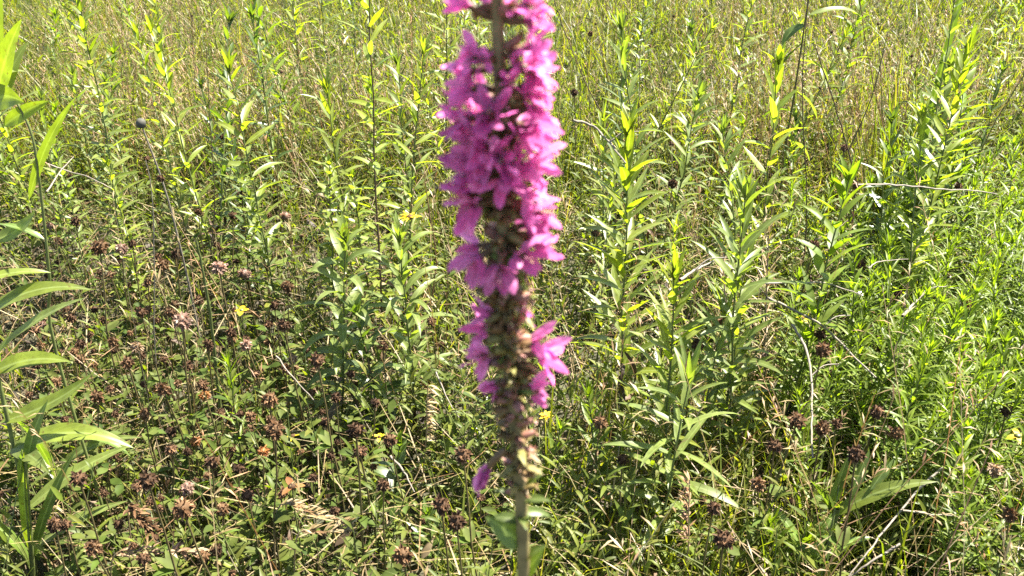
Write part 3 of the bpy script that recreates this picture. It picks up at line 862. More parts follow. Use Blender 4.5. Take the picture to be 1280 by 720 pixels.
big_leaf_plant(0.98, [(50, 770), (42, 700), (26, 600), (4, 500), (-18, 400), (-30, 320)], 'broad leaved green stalk with long arching leaves at the picture edge',
               [((-26, 352), (64, 341), 0.014, 0.6, 'rod_bright', 0.03, 0.3), ((-24, 400), (114, 362), 0.024, 1.0, 'rod_bright', 0.02, 0.4), ((-20, 462), (108, 372), 0.024, 0.45, 'rod_pale', -0.02, 0.3),
                ((-12, 468), (88, 452), 0.026, 0.8, 'rod_bright', 0.0, 0.45), ((0, 528), (116, 466), 0.024, -0.5, 'rod_bright', 0.02, 0.5), ((-8, 400), (-4, 520), 0.022, 0.3, 'broad', 0.05, 1.3),
                ((10, 566), (168, 560), 0.030, 1.25, 'rod_bright', 0.0, 0.3), ((14, 560), (62, 592), 0.022, 0.9, 'rod_pale', -0.05, 0.5), ((30, 640), (166, 556), 0.021, 0.5, 'rod_pale', 0.06, 0.5),
                ((8, 520), (82, 640), 0.021, 0.9, 'rod_dark', 0.10, 0.5), ((36, 690), (160, 626), 0.021, 0.5, 'rod_pale', 0.04, 0.3), ((30, 640), (28, 560), 0.02, 0.2, 'broad', -0.04, 1.4),
                ((36, 700), (-40, 640), 0.02, 0.8, 'broad', 0.0, 0), ((0, 500), (-90, 470), 0.02, 0.8, 'broad', 0.0, 0), ((-20, 400), (-100, 360), 0.02, 0.8, 'rod_bright', 0.0, 0), ((-30, 322), (-26, 250), 0.016, 0.1, 'rod_bright', 0.0, 0)],
               ('the broad leaved edge stalk', 60, 480), 0.0042)
big_leaf_plant(1.05, [(70, 440), (62, 350), (52, 250), (40, 170), (16, 120), (-8, 80)], 'yellow lit leaf cluster on a stalk at the upper edge',
               [((-8, 140), (27, 24), 0.028, 0.25, 'rod_bright', -0.02, 1.5), ((0, 140), (36, 52), 0.018, 0.5, 'rod_pale', 0.03, 0.9), ((-12, 128), (30, 128), 0.030, 0.7, 'rod_bright', -0.04, 1.35), ((4, 158), (62, 126), 0.017, 0.3, 'rod_bright', 0.0, 1.4),
                ((-4, 150), (52, 112), 0.010, 0.4, 'rod_pale', 0.03, 0.0), ((-10, 96), (34, 90), 0.012, 0.7, 'rod_pale', 0.02, 0.2), ((-8, 84), (2, -12), 0.022, 0.2, 'rod_bright', 0.0, 1.5), ((36, 250), (96, 120), 0.012, 0.35, 'rod_bright', 0.0, 1.5),
                ((-8, 100), (-70, 60), 0.02, 0.6, 'rod_bright', 0.0, 0), ((-10, 300), (44, 262), 0.020, -0.8, 'rod_pale', 0.0, 0.8), ((56, 300), (-10, 280), 0.012, 0.7, 'broad', 0.0, 0)],
               ('the yellow lit edge leaves', 25, 90), 0.0024)
big_leaf_plant(0.95, [(44, 780), (40, 700), (35, 630), (32, 575)], 'short bright green stalk with upright leaves in the lower corner',
               [((38, 690), (30, 565), 0.017, 0.15, 'rod_bright', 0.0, 1.2), ((40, 720), (-20, 640), 0.018, 0.7, 'rod_pale', 0.0, 0.4), ((40, 700), (96, 560), 0.014, 0.3, 'rod_dark', 0.05, 1.0), ((42, 740), (130, 700), 0.016, 0.8, 'rod_pale', 0.0, 0.5), ((33, 590), (60, 500), 0.015, 0.4, 'rod_dark', 0.03, 1.0)],
               ('the short corner stalk', 36, 640), 0.0045)
# a curled pale leaf low on a second stalk
p0 = at(100, 620, 0.10)
r = thing('broad_leaved_stalk', (p0[0], p0[1], 0), 'young stalk with two arching twisted leaves above dried clover', 'wild plant')
MB().add(tubes(bent((0, 0, 0), (-0.045, 0.02, 0.20), 6)[None], np.linspace(0.003, 0.0018, 6)[None], 6)).build('stem', M['stem'], r)
blade(r, (-0.045, 0.02, 0.20), -0.1, 0.35, 0.15, 0.022, 1.3, 'broad')
blade(r, (-0.03, 0.013, 0.14), 0.1, 0.8, 0.15, 0.017, 1.0, 'rod_pale', roll=0.5)
blade(r, (-0.02, 0.01, 0.08), 0.5, 0.75, 0.14, 0.016, 0.5, 'rod_pale', roll=-0.4)
blade(r, (-0.02, 0.01, 0.10), 2.6, 0.8, 0.12, 0.017, 0.8, 'broad')
landmark('the twisted leaf stalk', 110, 570)

# three upright leaves and one long leaf near the lower right corner
q0 = at(1046, 640, 0.20)
r = thing('broad_leaf_sprout', (q0[0], q0[1], 0), 'sprout with upright dark leaves and one long flat leaf', 'wild plant')
MB().add(tubes(bent((0, 0, 0), (0.0, 0, 0.205), 5)[None], np.linspace(0.0034, 0.0022, 5)[None], 6)).build('stem', M['stem'], r)
o_ = np.array([q0[0], q0[1], 0.0])
for pa, pb, W_, dr_, mt_, dy_, rl_ in (((1036, 640), (1062, 566), 0.019, 0.25, 'rod_dark', 0.02, 1.1), ((1062, 622), (1087, 562), 0.019, 0.15, 'rod_dark', 0.03, 1.0), ((1088, 612), (1118, 572), 0.016, 0.2, 'rod_dark', 0.03, 1.0),
                                       ((1038, 646), (1172, 602), 0.022, 0.75, 'rod_bright', -0.01, 0.35), ((1040, 642), (1012, 600), 0.018, 0.5, 'rod_dark', 0.02, 1.0)):
    leaf_to(r, o_, pa, pb, W_, dr_, mt_, y=q0[1], dy=dy_, roll=rl_, prof='lance')
landmark('the upright leaf sprout', 1070, 610)
q1 = at(1010, 700, 0.12)
r = thing('broad_leaf_sprout', (q1[0], q1[1], 0), 'small sprout with folded bright leaves at the bottom edge', 'wild plant')
blade(r, (0, 0, 0.11), 0.7, 1.1, 0.10, 0.020, 0.6, 'broad', prof='ovate', name='leaf')
blade(r, (0, 0, 0.11), 0.1, 0.8, 0.10, 0.02, 0.8, 'broad', prof='ovate', name='leaf')
blade(r, (0, 0, 0.11), 2.2, 1.0, 0.09, 0.02, 0.7, 'broad', prof='ovate', name='leaf')


# ---- tall sedge with broad blades and the bright tuft round it
def sedge(px, py, label, blades, spread, L, W, mat, lm=None):
    b = at(px, py, 0.0)
    r = thing('sedge_clump', (b[0], b[1], 0), label, 'grass clump')
    n = blades
    pos = np.stack([rng.normal(0, spread, n), rng.normal(0, spread, n), np.zeros(n)], -1)
    MB().add(strips(pos, U(0, 6.28, n), U(1.2, 1.56, n), L * U(0.6, 1.05, n), W * U(0.7, 1.2, n), droop=U(0.0, 0.7, n), fold=0.45, n=9, cols=3, prof='grass', power=2.0)).build('foliage', M[mat], r)
    if lm: landmark(lm, px, py - 120)
    return r


sedge(1095, 335, 'bright green clump of upright grass blades by the brown stems', 46, 0.045, 0.56, 0.0075, 'grass', 'the bright grass clump')
b = at_y(1112, 330, 1.9)
r = thing('wide_sedge', (b[0], b[1], 0.0), 'single tall wide grass blade rising out of the top edge', 'grass blade')
MB().add(strips(np.zeros((1, 3)), 0.0, 1.535, 1.05, 0.019, droop=0.01, fold=0.35, roll=1.2, n=12, cols=5, prof='grass')).build('blade', M['rod_dark'], r)
sedge(560, 330, 'dark green grass clump close behind the flower spike', 40, 0.05, 0.32, 0.005, 'grass')
sedge(700, 250, 'long bladed grass clump far behind the flower spike', 40, 0.06, 0.42, 0.005, 'grass')

# ---- curling grey-leaved stalk
b = at(1008, 20, 0.62)
r = thing('wilted_milkweed', (b[0], b[1], 0), 'wilting stalk with curled grey leaves beside the brown stems', 'wild plant')
S = bent((0, 0, 0), (0.0, 0, 0.70), 9, wob=0.02)
MB().add(tubes(S[None], np.linspace(0.0032, 0.0018, 9)[None], 7)).build('stem', M['stem_brown'], r)
for z, az, el, L, W, dr, mt in ((0.69, 0.5, 0.9, 0.10, 0.022, 1.6, 'rod_pale'), (0.62, -0.1, 0.4, 0.15, 0.016, 1.1, 'rod_pale'), (0.60, 3.0, -0.3, 0.07, 0.022, 1.0, 'rod_dark'), (0.56, -2.6, -0.6, 0.08, 0.024, 0.6, 'rod_dark'), (0.52, -0.6, 0.1, 0.09, 0.018, 1.5, 'rod_pale'), (0.45, -0.4, -0.5, 0.09, 0.020, 0.8, 'rod_pale'), (0.40, 2.8, 0.2, 0.08, 0.02, 1.4, 'rod_dark'), (0.33, 0.0, -0.3, 0.08, 0.018, 1.0, 'rod_pale')):
    blade(r, (0, 0, z), az, el, L, W, dr, mt, roll=U(-0.8, 0.8), curl=U(-0.8, 0.8))
landmark('the curled grey leaves', 1010, 90)


# ---- clover heads
def clover_head(root, top, r, matname, ragged=0.5, flor=84):
    """a small core packed with dried florets all round, those low down hanging, those on top standing or broken off"""
    mb = MB().add(ball(top, r * 0.56, r * 0.58, 9, 7, 0.22))
    n = int(flor * U(0.85, 1.15))
    z = 1 - 1.85 * (np.arange(n) + 0.5) / n
    a = np.arange(n) * 2.399 + U(-0.3, 0.3, n)
    q = np.sqrt(np.clip(1 - z * z, 0, 1))
    D = np.stack([q * np.cos(a), q * np.sin(a), z - U(0, ragged * 0.6, n)], -1)
    D /= np.linalg.norm(D, axis=1, keepdims=True)
    bite = np.where(U(0, 1, n) < 0.18, 0.5, 1.0)
    mb.add(strips(np.asarray(top) + D * r * 0.30, np.arctan2(D[:, 1], D[:, 0]) + U(-0.25, 0.25, n), np.arcsin(np.clip(D[:, 2], -1, 1)) + U(-0.3, 0.3, n), r * U(0.40, 0.70, n) * bite, r * U(0.18, 0.34, n), droop=U(-0.4, 1.1, n), fold=U(0.4, 1.0, n), roll=U(-0.8, 0.8, n), n=3, cols=3, prof='floret', curl=U(-0.4, 0.4, n)))
    return mb.build('flower_head', M[matname], root)


HEADS = {'d': ('head_dark', 'dark dried clover head'), 'b': ('head_brown', 'brown dried clover head'), 'p': ('head_pink', 'faded pink clover head'), 't': ('head_tan', 'pale tan clover head'), 'o': ('orange', 'withered orange clover head')}
hproto = {}


def head_proto(kind, v):
    if (kind, v) not in hproto:
        r = thing('clover', (0, 0, 0), '', 'clover')
        h = (0.24, 0.30, 0.19)[v]
        dx, dy = U(-0.03, 0.03), U(-0.03, 0.03)
        rr = {'d': 0.0105, 'b': 0.0125, 'p': 0.0118, 't': 0.0125, 'o': 0.0115}[kind] * (0.95, 1.1, 0.85)[v]
        S = bent((0, 0, 0), (dx, dy, h), 6, wob=0.05)
        MB().add(tubes(S[None], np.linspace(0.0014, 0.001, 6)[None], 5)).build('stem', M['stem_brown'], r)
        clover_head(r, (dx, dy, h + rr * 0.4), rr, HEADS[kind][0], ragged=(0.3, 0.7, 0.5)[v])
        n = 5
        lm = MB()
        for j in range(2):
            c = S[2 + j] 
            lm.add(strips(np.repeat(c[None], 3, 0), U(0, 6.28) + np.array([-0.7, 0, 0.7]), U(0.1, 0.9, 3), U(0.022, 0.034), U(0.009, 0.014), droop=U(0, 1.2, 3), fold=0.3, n=4, cols=3, prof='ovate'))
        lm.build('foliage', M['clover_leaf'], r)
        hproto[(kind, v)] = [r, (dx, dy, h), False]
    return hproto[(kind, v)]


heads = []
DL = '''96,279d 55,300d 74,304b 123,314b 165,307d 220,321d 205,336b 249,267d 290,272d 306,255d 301,246d 336,272d 121,389d 79,389d 89,400d 175,394d 218,384d 212,394d 102,433d 141,430b 101,452b 161,457d 235,460d 336,406d 356,410d 359,361b 343,384d 358,465b 249,379d 296,329d 270,307d
64,284p 151,314p 274,337p 307,344p 55,408p 230,406p 358,272p 311,433p 366,452t 171,438t 138,488d 84,527d 205,493b 215,542d 215,566d 168,613d 235,613p 186,604d 262,581d 296,589d 346,542b 339,527b 279,640b 390,601d 353,618d 408,530d 252,485d 134,587b 148,658d 378,487d 178,702d
257,497o 244,556o 331,569o 339,503b 537,405d 552,433d 479,435d 489,292d 848,354d 739,329d 741,294d 445,544d 452,567d 487,554b 578,572d 480,609d 568,656d 549,636d 502,698b 749,530b 779,577d 600,624d 277,173d 232,207d 183,200d 86,223d 65,171d
739,44d 811,59d 532,107d 516,136d 719,118d 838,181d 841,232d 502,222p 1068,124d 1018,136d 944,178d 1055,185d 1008,205d 1070,232d 1196,235d 1172,148d 999,165d 1122,368d 1077,334b 1065,310d 1018,309d 1026,421d 1028,441b 957,447p 1102,441d 904,405d 873,435d 1181,287d 1203,384b
1095,517d 1119,544b 1108,542p 1070,572d 1025,540b 994,530b 1045,532d 967,560d 949,607b 988,631d 877,628d 893,638d 1260,517d 1258,648b 1241,592t 903,678d 60,345d 140,345d 188,356d 30,455d 262,433d 290,420d 320,470d 395,455d 420,500d 300,520d 240,525d 120,500b 180,520b 100,600d 230,640b 310,620d 440,470d 70,660d 30,620b 120,690b 270,690d 420,640d 470,505d'''
for w in DL.split():
    xy, k = w[:-1], w[-1]
    px, py = (float(v) for v in xy.split(','))
    heads.append((px, py, k))
pairs = []
for (px, py, k) in heads:
    v = int(U(0, 3))
    pr = head_proto(k, v)
    r0, (dx, dy, h), taken = pr
    sc = U(0.85, 1.2)
    rz = U(0, 6.28)
    if py < 480:
        sc *= 1.08
    top = at(px, py, h * sc)
    ox, oy = (dx * cos(rz) - dy * sin(rz)) * sc, (dx * sin(rz) + dy * cos(rz)) * sc
    loc = (top[0] - ox, top[1] - oy, 0.0)
    if not taken:
        r = r0
        r.location = loc
        r.rotation_euler = (0, 0, rz)
        r.scale = (sc,) * 3
        pr[2] = True
    else:
        r = dup(r0, loc, rz, sc)
    r['group'] = 'dried and faded clover heads'
    pairs.append((r, px, py, k))
# more of the dark heads low in the clover patch
extra = 0
while extra < 130:
    qx, qy, _k = heads[int(U(0, len(heads)))]
    px, py = qx + rng.normal(0, 26), qy + rng.normal(0, 18)
    if not (5 < px < 600 and 250 < py < 716) or U(0, 1) > float(sstep(640, 400, np.array(px)) * sstep(220, 360, np.array(py))):
        continue
    k = 'd' if U(0, 1) < 0.68 else 'b'
    r0, (dx, dy, h), taken = head_proto(k, int(U(0, 3)))
    sc = U(0.5, 0.85)
    rz = U(0, 6.28)
    top = at(px, py, h * sc)
    r = dup(r0, (top[0] - dx * sc, top[1] - dy * sc, 0), rz, sc, label='small shrivelled clover head low in the brown clover patch', group='small clover heads of the clover patch')
    extra += 1

# ---- round grey seed head on a bleached stalk
h = 0.56
t0 = at(176, 154, h)
r = thing('seed_head', (t0[0] + 0.03, t0[1], 0), 'round grey seed head on a straight bleached stalk', 'seed head')
S = poly([(0, 0, 0), (0.002, 0, 0.2), (-0.008, 0, 0.42), (-0.03, 0, h)], 4)
MB().add(tubes(S[None], np.linspace(0.0022, 0.0015, len(S))[None], 6)).build('stalk', M['twig'], r)
MB().add(ball((-0.03, 0, h), 0.0085, 0.009, 12, 8, 0.12)).build('seed_ball', M['seed'], r)
clover_head(r, (-0.014, -0.002, 0.46), 0.009, 'head_dark').name = 'bract_cluster'
landmark('the round grey seed head', 176, 150)


# ---- dry branched stems and bleached twigs
def stem_thing(name, pts, rad, mat, label, cat, branches=(), tips=None, lm=None):
    b = np.asarray(pts[0], float)
    r = thing(name, b, label, cat)
    P = poly(np.asarray(pts) - b, 5)
    P[1:-1] += rng.normal(0, 0.0005, P[1:-1].shape)
    MB().add(tubes(P[None], np.linspace(rad, rad * 0.5, len(P))[None], 6)).build('stem', M[mat], r)
    for q in branches:
        Q = poly(np.asarray(q) - b, 4)
        MB().add(tubes(Q[None], np.linspace(rad * 0.6, rad * 0.35, len(Q))[None], 5)).build('branch', M[mat], r)
    if tips:
        for q in tips:
            clover_head(r, np.asarray(q[:3]) - b, q[3], 'head_dark', 0.4, 44).name = 'seed_cluster'
    if lm: landmark(*lm)
    return r


def Y(pxs, y):
    return [at_y(px, py, y) for px, py in pxs]


def up_stem(pxs, y, rad, mat, label, branch_px=(), tip_px=(), lm=None, name='dry_stem', cat='dry stem'):
    P = Y(pxs, y)
    g = np.array([P[0][0], y, 0.0])
    br = [Y(q, y - 0.02) for q in branch_px]
    tp = [(*at_y(a, c, y), s) for a, c, s in tip_px]
    return stem_thing(name, ([g] if P[0][2] > 0.02 else []) + P, rad, mat, label, cat, br, tp, lm)


up_stem([(770, 300), (762, 170), (735, 110), (706, 40), (690, -10)], 1.9, 0.0016, 'stem_dark', 'thin dark dry stem leaning behind the flower spike', lm=('the leaning dark stem', 735, 110))
up_stem([(741, 260), (737, 130), (733, 60), (738, 44)], 2.1, 0.0013, 'stem_brown', 'fine upright stem with one dark bud beyond the spike', tip_px=[(738, 42, 0.009)])
up_stem([(795, 260), (798, 150), (800, 70), (806, -10)], 2.3, 0.0014, 'stem_dark', 'upright dark stem above the tufted goldenrod')
up_stem([(1004, 330), (1008, 240), (1003, 120), (1010, -10)], 1.75, 0.0016, 'stem_dark', 'straight dark stem beside the curled grey leaves', branch_px=[[(1008, 205), (1016, 196), (1020, 170)]])
up_stem([(1063, 440), (1062, 350), (1068, 250), (1070, 228), (1058, 180), (1040, 120), (1020, 60)], 1.55, 0.0019, 'stem_dark', 'long bent dark stem rising from the clover by the twigs', branch_px=[[(1066, 270), (1050, 215), (1056, 186)], [(1060, 190), (1090, 120), (1110, 40)]], tip_px=[(1055, 185, 0.009), (1070, 232, 0.009)], lm=('the bent dark stem', 1065, 320))
up_stem([(1140, 300), (1115, 200), (1095, 120), (1080, 40), (1074, -10)], 1.95, 0.0015, 'rust', 'reddish thin stem crossing the bright grass clump', branch_px=[[(1112, 190), (1135, 130), (1150, 60)], [(1120, 215), (1160, 130), (1170, 40)]])
up_stem([(1205, 290), (1215, 220), (1240, 160), (1270, 110), (1300, 60)], 1.9, 0.0017, 'stem_brown', 'brown dry stem slanting out at the upper side edge')
up_stem([(955, 320), (968, 230), (962, 150), (975, 60), (985, -10)], 2.1, 0.0014, 'rust', 'rusty red stem beyond the pale goldenrod', branch_px=[[(964, 200), (950, 160), (948, 130)]])
up_stem([(262, 350), (268, 260), (266, 200), (262, 150), (258, 60)], 1.75, 0.0014, 'stem_dark', 'dark crooked stem beside the feathery stalk', branch_px=[[(268, 270), (285, 230), (290, 200)]])
up_stem([(528, 420), (540, 370), (545, 320), (536, 262), (530, 215)], 1.6, 0.0017, 'rust', 'reddish curved dock stem near the yellow flower', branch_px=[[(543, 310), (552, 290), (556, 272)]], lm=('the reddish dock stem', 540, 320))
up_stem([(195, 460), (193, 330), (190, 240), (182, 200)], 1.35, 0.0012, 'twig', 'second bleached stalk below the grey seed head')
up_stem([(245, 300), (252, 330), (262, 390), (272, 480), (280, 560)][::-1], 1.28, 0.0035, 'stem', 'thick pale green bare stem in the clover patch', lm=('the thick pale stem', 255, 350))

for i, (bx, by, tx, ty, y_, mt_) in enumerate(((1095, 260, 1060, 60, 2.0, 'rust'), (1110, 270, 1098, 30, 2.15, 'stem_brown'), (1120, 250, 1140, 70, 1.9, 'rust'), (1085, 250, 1040, 40, 2.3, 'stem_dark'), (1060, 250, 1025, 110, 1.9, 'stem_brown'), (1150, 260, 1190, 90, 2.0, 'rust'),
                                                 (820, 170, 842, 20, 2.6, 'stem_dark'), (845, 190, 815, 40, 2.5, 'stem_brown'), (780, 180, 745, 30, 2.7, 'rust'), (300, 200, 322, 40, 2.3, 'rust'), (250, 150, 240, 20, 2.7, 'rust'), (160, 130, 150, 10, 2.6, 'rust'), (345, 250, 352, 90, 2.0, 'stem_brown'),
                                                 (900, 150, 880, 20, 2.7, 'rust'), (930, 170, 945, 40, 2.5, 'rust'))):
    where = 'behind the bright grass clump' if bx > 1050 else ('beyond the tufted goldenrod' if bx > 700 else 'among the far stalks')
    mx, my = (bx + tx) / 2, (by + ty) / 2
    fork = [[(mx, my), (mx + U(8, 26) * (1 if i % 2 else -1), my - U(30, 60))], [(mx * 0.4 + tx * 0.6, my * 0.4 + ty * 0.6), (tx + U(8, 24) * (-1 if i % 2 else 1), ty - U(0, 20))]]
    o_ = up_stem([(bx + U(-4, 4), by), (mx + U(-5, 5), my), (tx, ty)], y_, 0.0012, mt_, 'thin branching dry stem ' + where, branch_px=fork, tip_px=[(tx, ty, 0.005)])
    o_['group'] = 'thin dry stems ' + where

TW = [([(958, 372), (985, 384), (1030, 408), (1062, 440), (1095, 472)], 0.22, 0.0026, 'longest bleached twig slanting down over the green patch', 'the slanting bleached twig'),
      ([(990, 406), (1006, 432), (1014, 470), (1015, 520), (1016, 572)], 0.20, 0.0024, 'bleached twig hanging straight down from the slanting one', 'the hanging bleached twig'),
      ([(1072, 231), (1120, 231), (1170, 236), (1215, 238), (1246, 243)], 0.40, 0.0017, 'level bleached twig in front of the bushy goldenrod', 'the level bleached twig'),
      ([(952, 354), (1020, 353), (1046, 358), (1078, 370)], 0.28, 0.0016, 'thin level twig above the slanting twig', None),
      ([(1180, 584), (1150, 610), (1110, 658), (1085, 690), (1060, 722)], 0.14, 0.0018, 'grey twig slanting past the long flat leaf', 'the grey slanting twig'),
      ([(1128, 638), (1160, 642), (1192, 645)], 0.14, 0.0014, 'short level twig crossing the grey slanting twig', None),
      ([(1125, 680), (1090, 702), (1060, 722)], 0.10, 0.0020, 'pale twig at the bottom edge below the flat leaf', None),
      ([(716, 150), (742, 158), (762, 178), (782, 204)], 0.52, 0.0022, 'pale curved stalk falling onto the tufted goldenrod', None),
      ([(880, 308), (900, 330), (935, 345), (962, 374)], 0.30, 0.0018, 'dark thin twig crossing the pale goldenrod', None),
      ([(850, 350), (868, 338), (892, 326)], 0.40, 0.0022, 'short pale twig touching the short goldenrod', None),
      ([(1018, 300), (1040, 290), (1060, 275)], 0.34, 0.0014, 'short pale twig beside the bent dark stem', None),
      ([(1085, 335), (1100, 327), (1135, 324)], 0.30, 0.0013, 'arched pale twig in the green patch', None),
      ([(60, 205), (86, 214), (112, 222), (140, 236)], 0.40, 0.0015, 'pale forked twig beyond the edge leaves', None),
      ([(58, 240), (75, 215), (92, 196)], 0.40, 0.0015, 'pale twig crossing the forked one', None),
      ([(488, 570), (505, 590), (518, 615)], 0.12, 0.0018, 'short straw bent beside the dried clover', None),
      ([(545, 465), (560, 500), (574, 522)], 0.16, 0.0014, 'curved straw leaning toward the spike', None),
      ([(345, 445), (365, 470), (392, 500)], 0.2, 0.0014, 'thin straw lying across the clover patch', None),
      ([(1128, 395), (1150, 372), (1168, 352)], 0.26, 0.0022, 'tan straw with frayed end in the green patch', None)]
for pxs, z, rad, label, lmname in TW:
    z += 0.10
    P = [at(px, py, z - 0.012 * i + U(-0.006, 0.006)) for i, (px, py) in enumerate(pxs)]
    br = []
    if rad > 0.0021:
        m = P[len(P) // 2]
        br = [[m, m + np.array([0.02, 0.01, 0.012]), m + np.array([0.045, 0.015, 0.012])]]
    stem_thing('fallen_twig', P, rad, 'stem_brown' if 'dark' in label else 'twig', label, 'twig', br, lm=(lmname, *pxs[len(pxs) // 2]) if lmname else None)


# ---- small blossoms and withered things
def daisy(px, py, h, label, mat, n, L, W, tilt=0.15, name='yellow_daisy', cat='flower', lm=None, core='head_brown'):
    t = at(px, py, h)
    r = thing(name, (t[0], t[1] + 0.01, 0), label, cat)
    S = bent((0, 0, 0), (0, -0.01, h), 6, wob=0.04)
    MB().add(tubes(S[None], np.linspace(0.0014, 0.001, 6)[None], 5)).build('stem', M['stem'], r)
    MB().add(ball((0, -0.01, h), L * 0.3, L * 0.22, 8, 5, 0.1)).build('flower_centre', M[core], r)
    MB().add(strips(np.repeat([[0, -0.01, h]], n, 0), np.arange(n) * 2 * pi / n + U(-0.1, 0.1, n), U(-0.2, 0.5, n), L * U(0.85, 1.1, n), W, droop=U(0, 0.8, n), fold=0.2, n=4, cols=3, prof='petal')).build('petals', M[mat], r)
    if lm: landmark(lm, px, py)
    return r


daisy(512, 271, 0.36, 'yellow daisy with thin rays between two pale leafy plants', 'yellow', 11, 0.022, 0.006, lm='the yellow daisy')
daisy(302, 388, 0.28, 'yellowed round leaf cluster on a short stem in clover', 'yellow', 4, 0.013, 0.010, name='yellowed_leaf_sprig', cat='leaf', lm='the yellowed leaves', core='stem')
daisy(1003, 398, 0.24, 'yellow withered bloom behind the slanting twig', 'yellow', 7, 0.012, 0.004, lm='the withered yellow bloom')
daisy(682, 520, 0.2, 'yellow bloom half hidden behind the flower spike', 'yellow', 8, 0.012, 0.005)
daisy(997, 489, 0.16, 'small yellow bloom beside the hanging twig', 'yellow', 6, 0.009, 0.004)
daisy(474, 546, 0.14, 'yellow and brown curled leaf sprig near dried clover', 'yellow', 4, 0.012, 0.006, name='yellowed_leaf_sprig', cat='leaf', core='head_brown')
daisy(366, 545, 0.16, 'thin yellow petals beside a brown clover head', 'yellow', 4, 0.014, 0.003, core='head_brown')
daisy(1272, 545, 0.22, 'yellow leaf sprig at the far side edge', 'yellow', 4, 0.018, 0.009, name='yellowed_leaf_sprig', cat='leaf', core='stem')
daisy(808, 662, 0.06, 'fallen pinkish white petals near the bottom edge', 'white', 4, 0.011, 0.006, name='fallen_blossom', cat='petals', core='stem')
daisy(1076, 367, 0.27, 'tiny white blossom at the end of the level twig', 'white', 6, 0.006, 0.003, name='white_blossom', cat='flower', core='stem')
daisy(971, 132, 0.42, 'small white blossom on the rusty stem', 'white', 7, 0.007, 0.003, name='white_blossom', cat='flower', core='head_brown')
daisy(1014, 305, 0.30, 'white seed tuft beside the bent dark stem', 'white', 7, 0.008, 0.004, name='white_blossom', cat='flower', core='head_dark')
daisy(365, 608, 0.25, 'upright orange withered leaf above dark clover heads', 'orange', 3, 0.020, 0.009, name='orange_leaf', cat='leaf', lm='the orange leaf', core='head_dark')


# tan withered grass plumes at the lower edge
def plume(px0, py0, px1, py1, z0, z1, label, mat, width=0.006, n=60):
    z0, z1 = z0 + 0.11, z1 + 0.11
    a, c = at(px0, py0, z0), at(px1, py1, z1)
    g = np.array([a[0] - 0.02, a[1], 0.0])
    r = thing('withered_plume', g, label, 'grass plume')
    P = poly([g - g, a - g, (a + c) / 2 - g + np.array([0, 0, 0.006]), c - g], 5)
    MB().add(tubes(P[None], np.linspace(0.0012, 0.0008, len(P))[None], 5)).build('stem', M['dry'], r)
    s = U(0.35, 1.0, n)
    ix = s * (len(P) - 1)
    q = np.stack([np.interp(ix, np.arange(len(P)), P[:, i]) for i in range(3)], -1)
    d = c - a
    az = math.atan2(d[1], d[0])
    MB().add(strips(q, az + rng.normal(0, 0.5, n), U(-0.3, 0.7, n), U(0.010, 0.024, n), U(0.003, width, n), droop=U(-0.2, 0.8, n), fold=0.5, n=3, cols=3, prof='lance')).build('seed_spray', M[mat], r)


plume(345, 640, 440, 655, 0.10, 0.09, 'straw coloured plume with long seeds beside the orange leaf', 'dry', 0.005, 46)
plume(370, 676, 432, 664, 0.08, 0.09, 'second straw plume drooping under the first', 'dry', 0.005, 36)
plume(140, 700, 250, 690, 0.06, 0.07, 'tan and pink withered plume at the bottom edge', 'head_tan', 0.008, 50)
plume(160, 640, 195, 668, 0.10, 0.09, 'fuzzy brown plume over the withered tan one', 'head_brown', 0.006, 70)
plume(858, 700, 862, 600, 0.03, 0.16, 'upright rusty seed plume behind the sprawling goldenrod', 'rust', 0.003, 60)
plume(532, 560, 535, 480, 0.05, 0.17, 'upright tan seed plume in front of the droopy plant', 'dry', 0.003, 60)


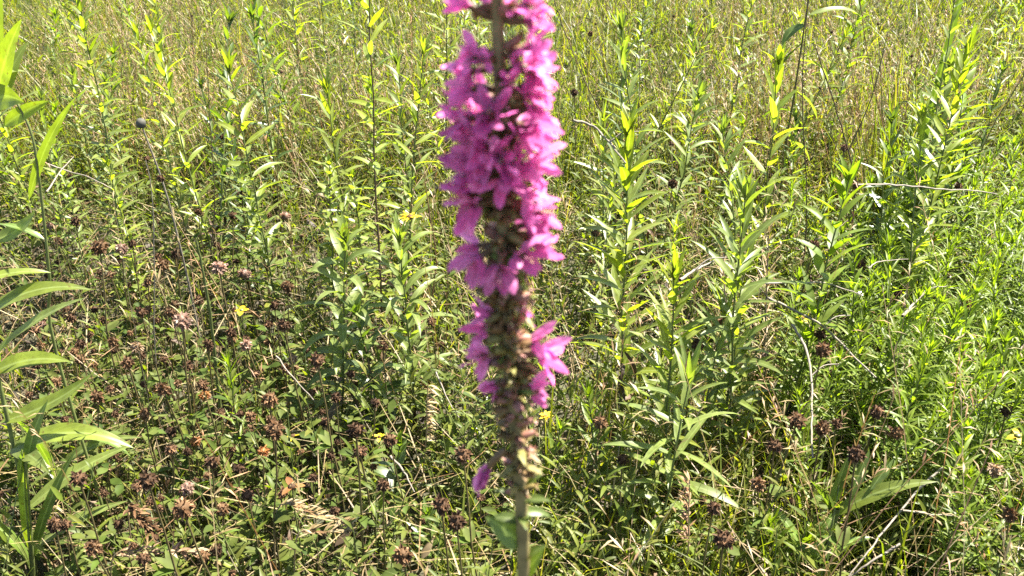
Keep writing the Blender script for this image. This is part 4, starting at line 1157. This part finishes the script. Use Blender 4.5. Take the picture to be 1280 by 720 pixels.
# ---- labels of the clover heads: by what each one is near
def describe():
    seen = {}
    order = []
    for (r, px, py, k) in pairs:
        r.scale = (r.scale[0] * U(0.85, 1.15), r.scale[1] * U(0.85, 1.15), r.scale[2])
        best = min(LANDMARKS, key=lambda l: math.hypot(l[1] - px, (l[2] - py)))
        dx, dy = px - best[1], py - best[2]
        if abs(dy) > 1.7 * abs(dx): w = 'above' if dy < 0 else 'below'
        elif abs(dx) > 1.7 * abs(dy): w = 'right of' if dx > 0 else 'left of'
        else: w = ('above right of' if dx > 0 else 'above left of') if dy < 0 else ('below right of' if dx > 0 else 'below left of')
        seen.setdefault((k, w, best[0]), []).append((math.hypot(dx, dy), r))
    ordn = ['', 'second ', 'third ', 'fourth ', 'fifth ', 'sixth ', 'seventh ', 'eighth ', 'ninth ', 'tenth ']
    for (k, w, lmk), rows in seen.items():
        rows.sort(key=lambda q: q[0])
        for i, (d, r) in enumerate(rows):
            t = HEADS[k][1] + ' ' + w + ' ' + lmk
            if len(rows) > 1:
                t += ', ' + ordn[min(i, 9)] + 'closest to it'
            r['label'] = t


describe()

# ------------------------------------------------------------------ light
SUN_EL, SUN_AZ = radians(60), radians(60)      # high sun on the right, slightly ahead of the camera
w = bpy.data.worlds.new('World')
scene.world = w
w.use_nodes = True
sky = w.node_tree.nodes.new('ShaderNodeTexSky')
sky.sky_type = 'NISHITA'
sky.sun_disc = False
sky.sun_elevation = SUN_EL
sky.sun_rotation = SUN_AZ
bg = w.node_tree.nodes['Background']
bg.inputs['Strength'].default_value = 0.06
w.node_tree.links.new(sky.outputs[0], bg.inputs['Color'])
sl = bpy.data.lights.new('sun', 'SUN')
sl.energy = 5.0
sl.angle = radians(0.5)
sl.color = (1.0, 0.95, 0.845)
so = bpy.data.objects.new('sun', sl)
COL.objects.link(so)
from mathutils import Vector
sd = Vector((sin(SUN_AZ) * cos(SUN_EL), cos(SUN_AZ) * cos(SUN_EL), sin(SUN_EL)))
so.rotation_euler = sd.to_track_quat('Z', 'Y').to_euler()
so.location = sd * 20

# ------------------------------------------------------------------ camera
cam = bpy.data.cameras.new('camera')
cam.sensor_width = 36.0
cam.lens = 36.0 * FPX / IW
cam.clip_start, cam.clip_end = 0.02, 300
cam.dof.use_dof = True
cam.dof.focus_distance = 1.75
cam.dof.aperture_fstop = 19.0
co = bpy.data.objects.new('camera', cam)
COL.objects.link(co)
co.location = (0, 0, CAMH)
co.rotation_euler = (radians(90) - PITCH, 0, 0)
scene.camera = co

vs = scene.view_settings
vs.view_transform = 'Standard'
vs.look = 'None'
vs.exposure = 2.65
vs.gamma = 1
vs.use_curve_mapping = False
scene.cycles.use_denoising = False
scene.cycles.max_bounces = 8
scene.cycles.transparent_max_bounces = 4
scene.cycles.diffuse_bounces = 4
scene.cycles.transmission_bounces = 4
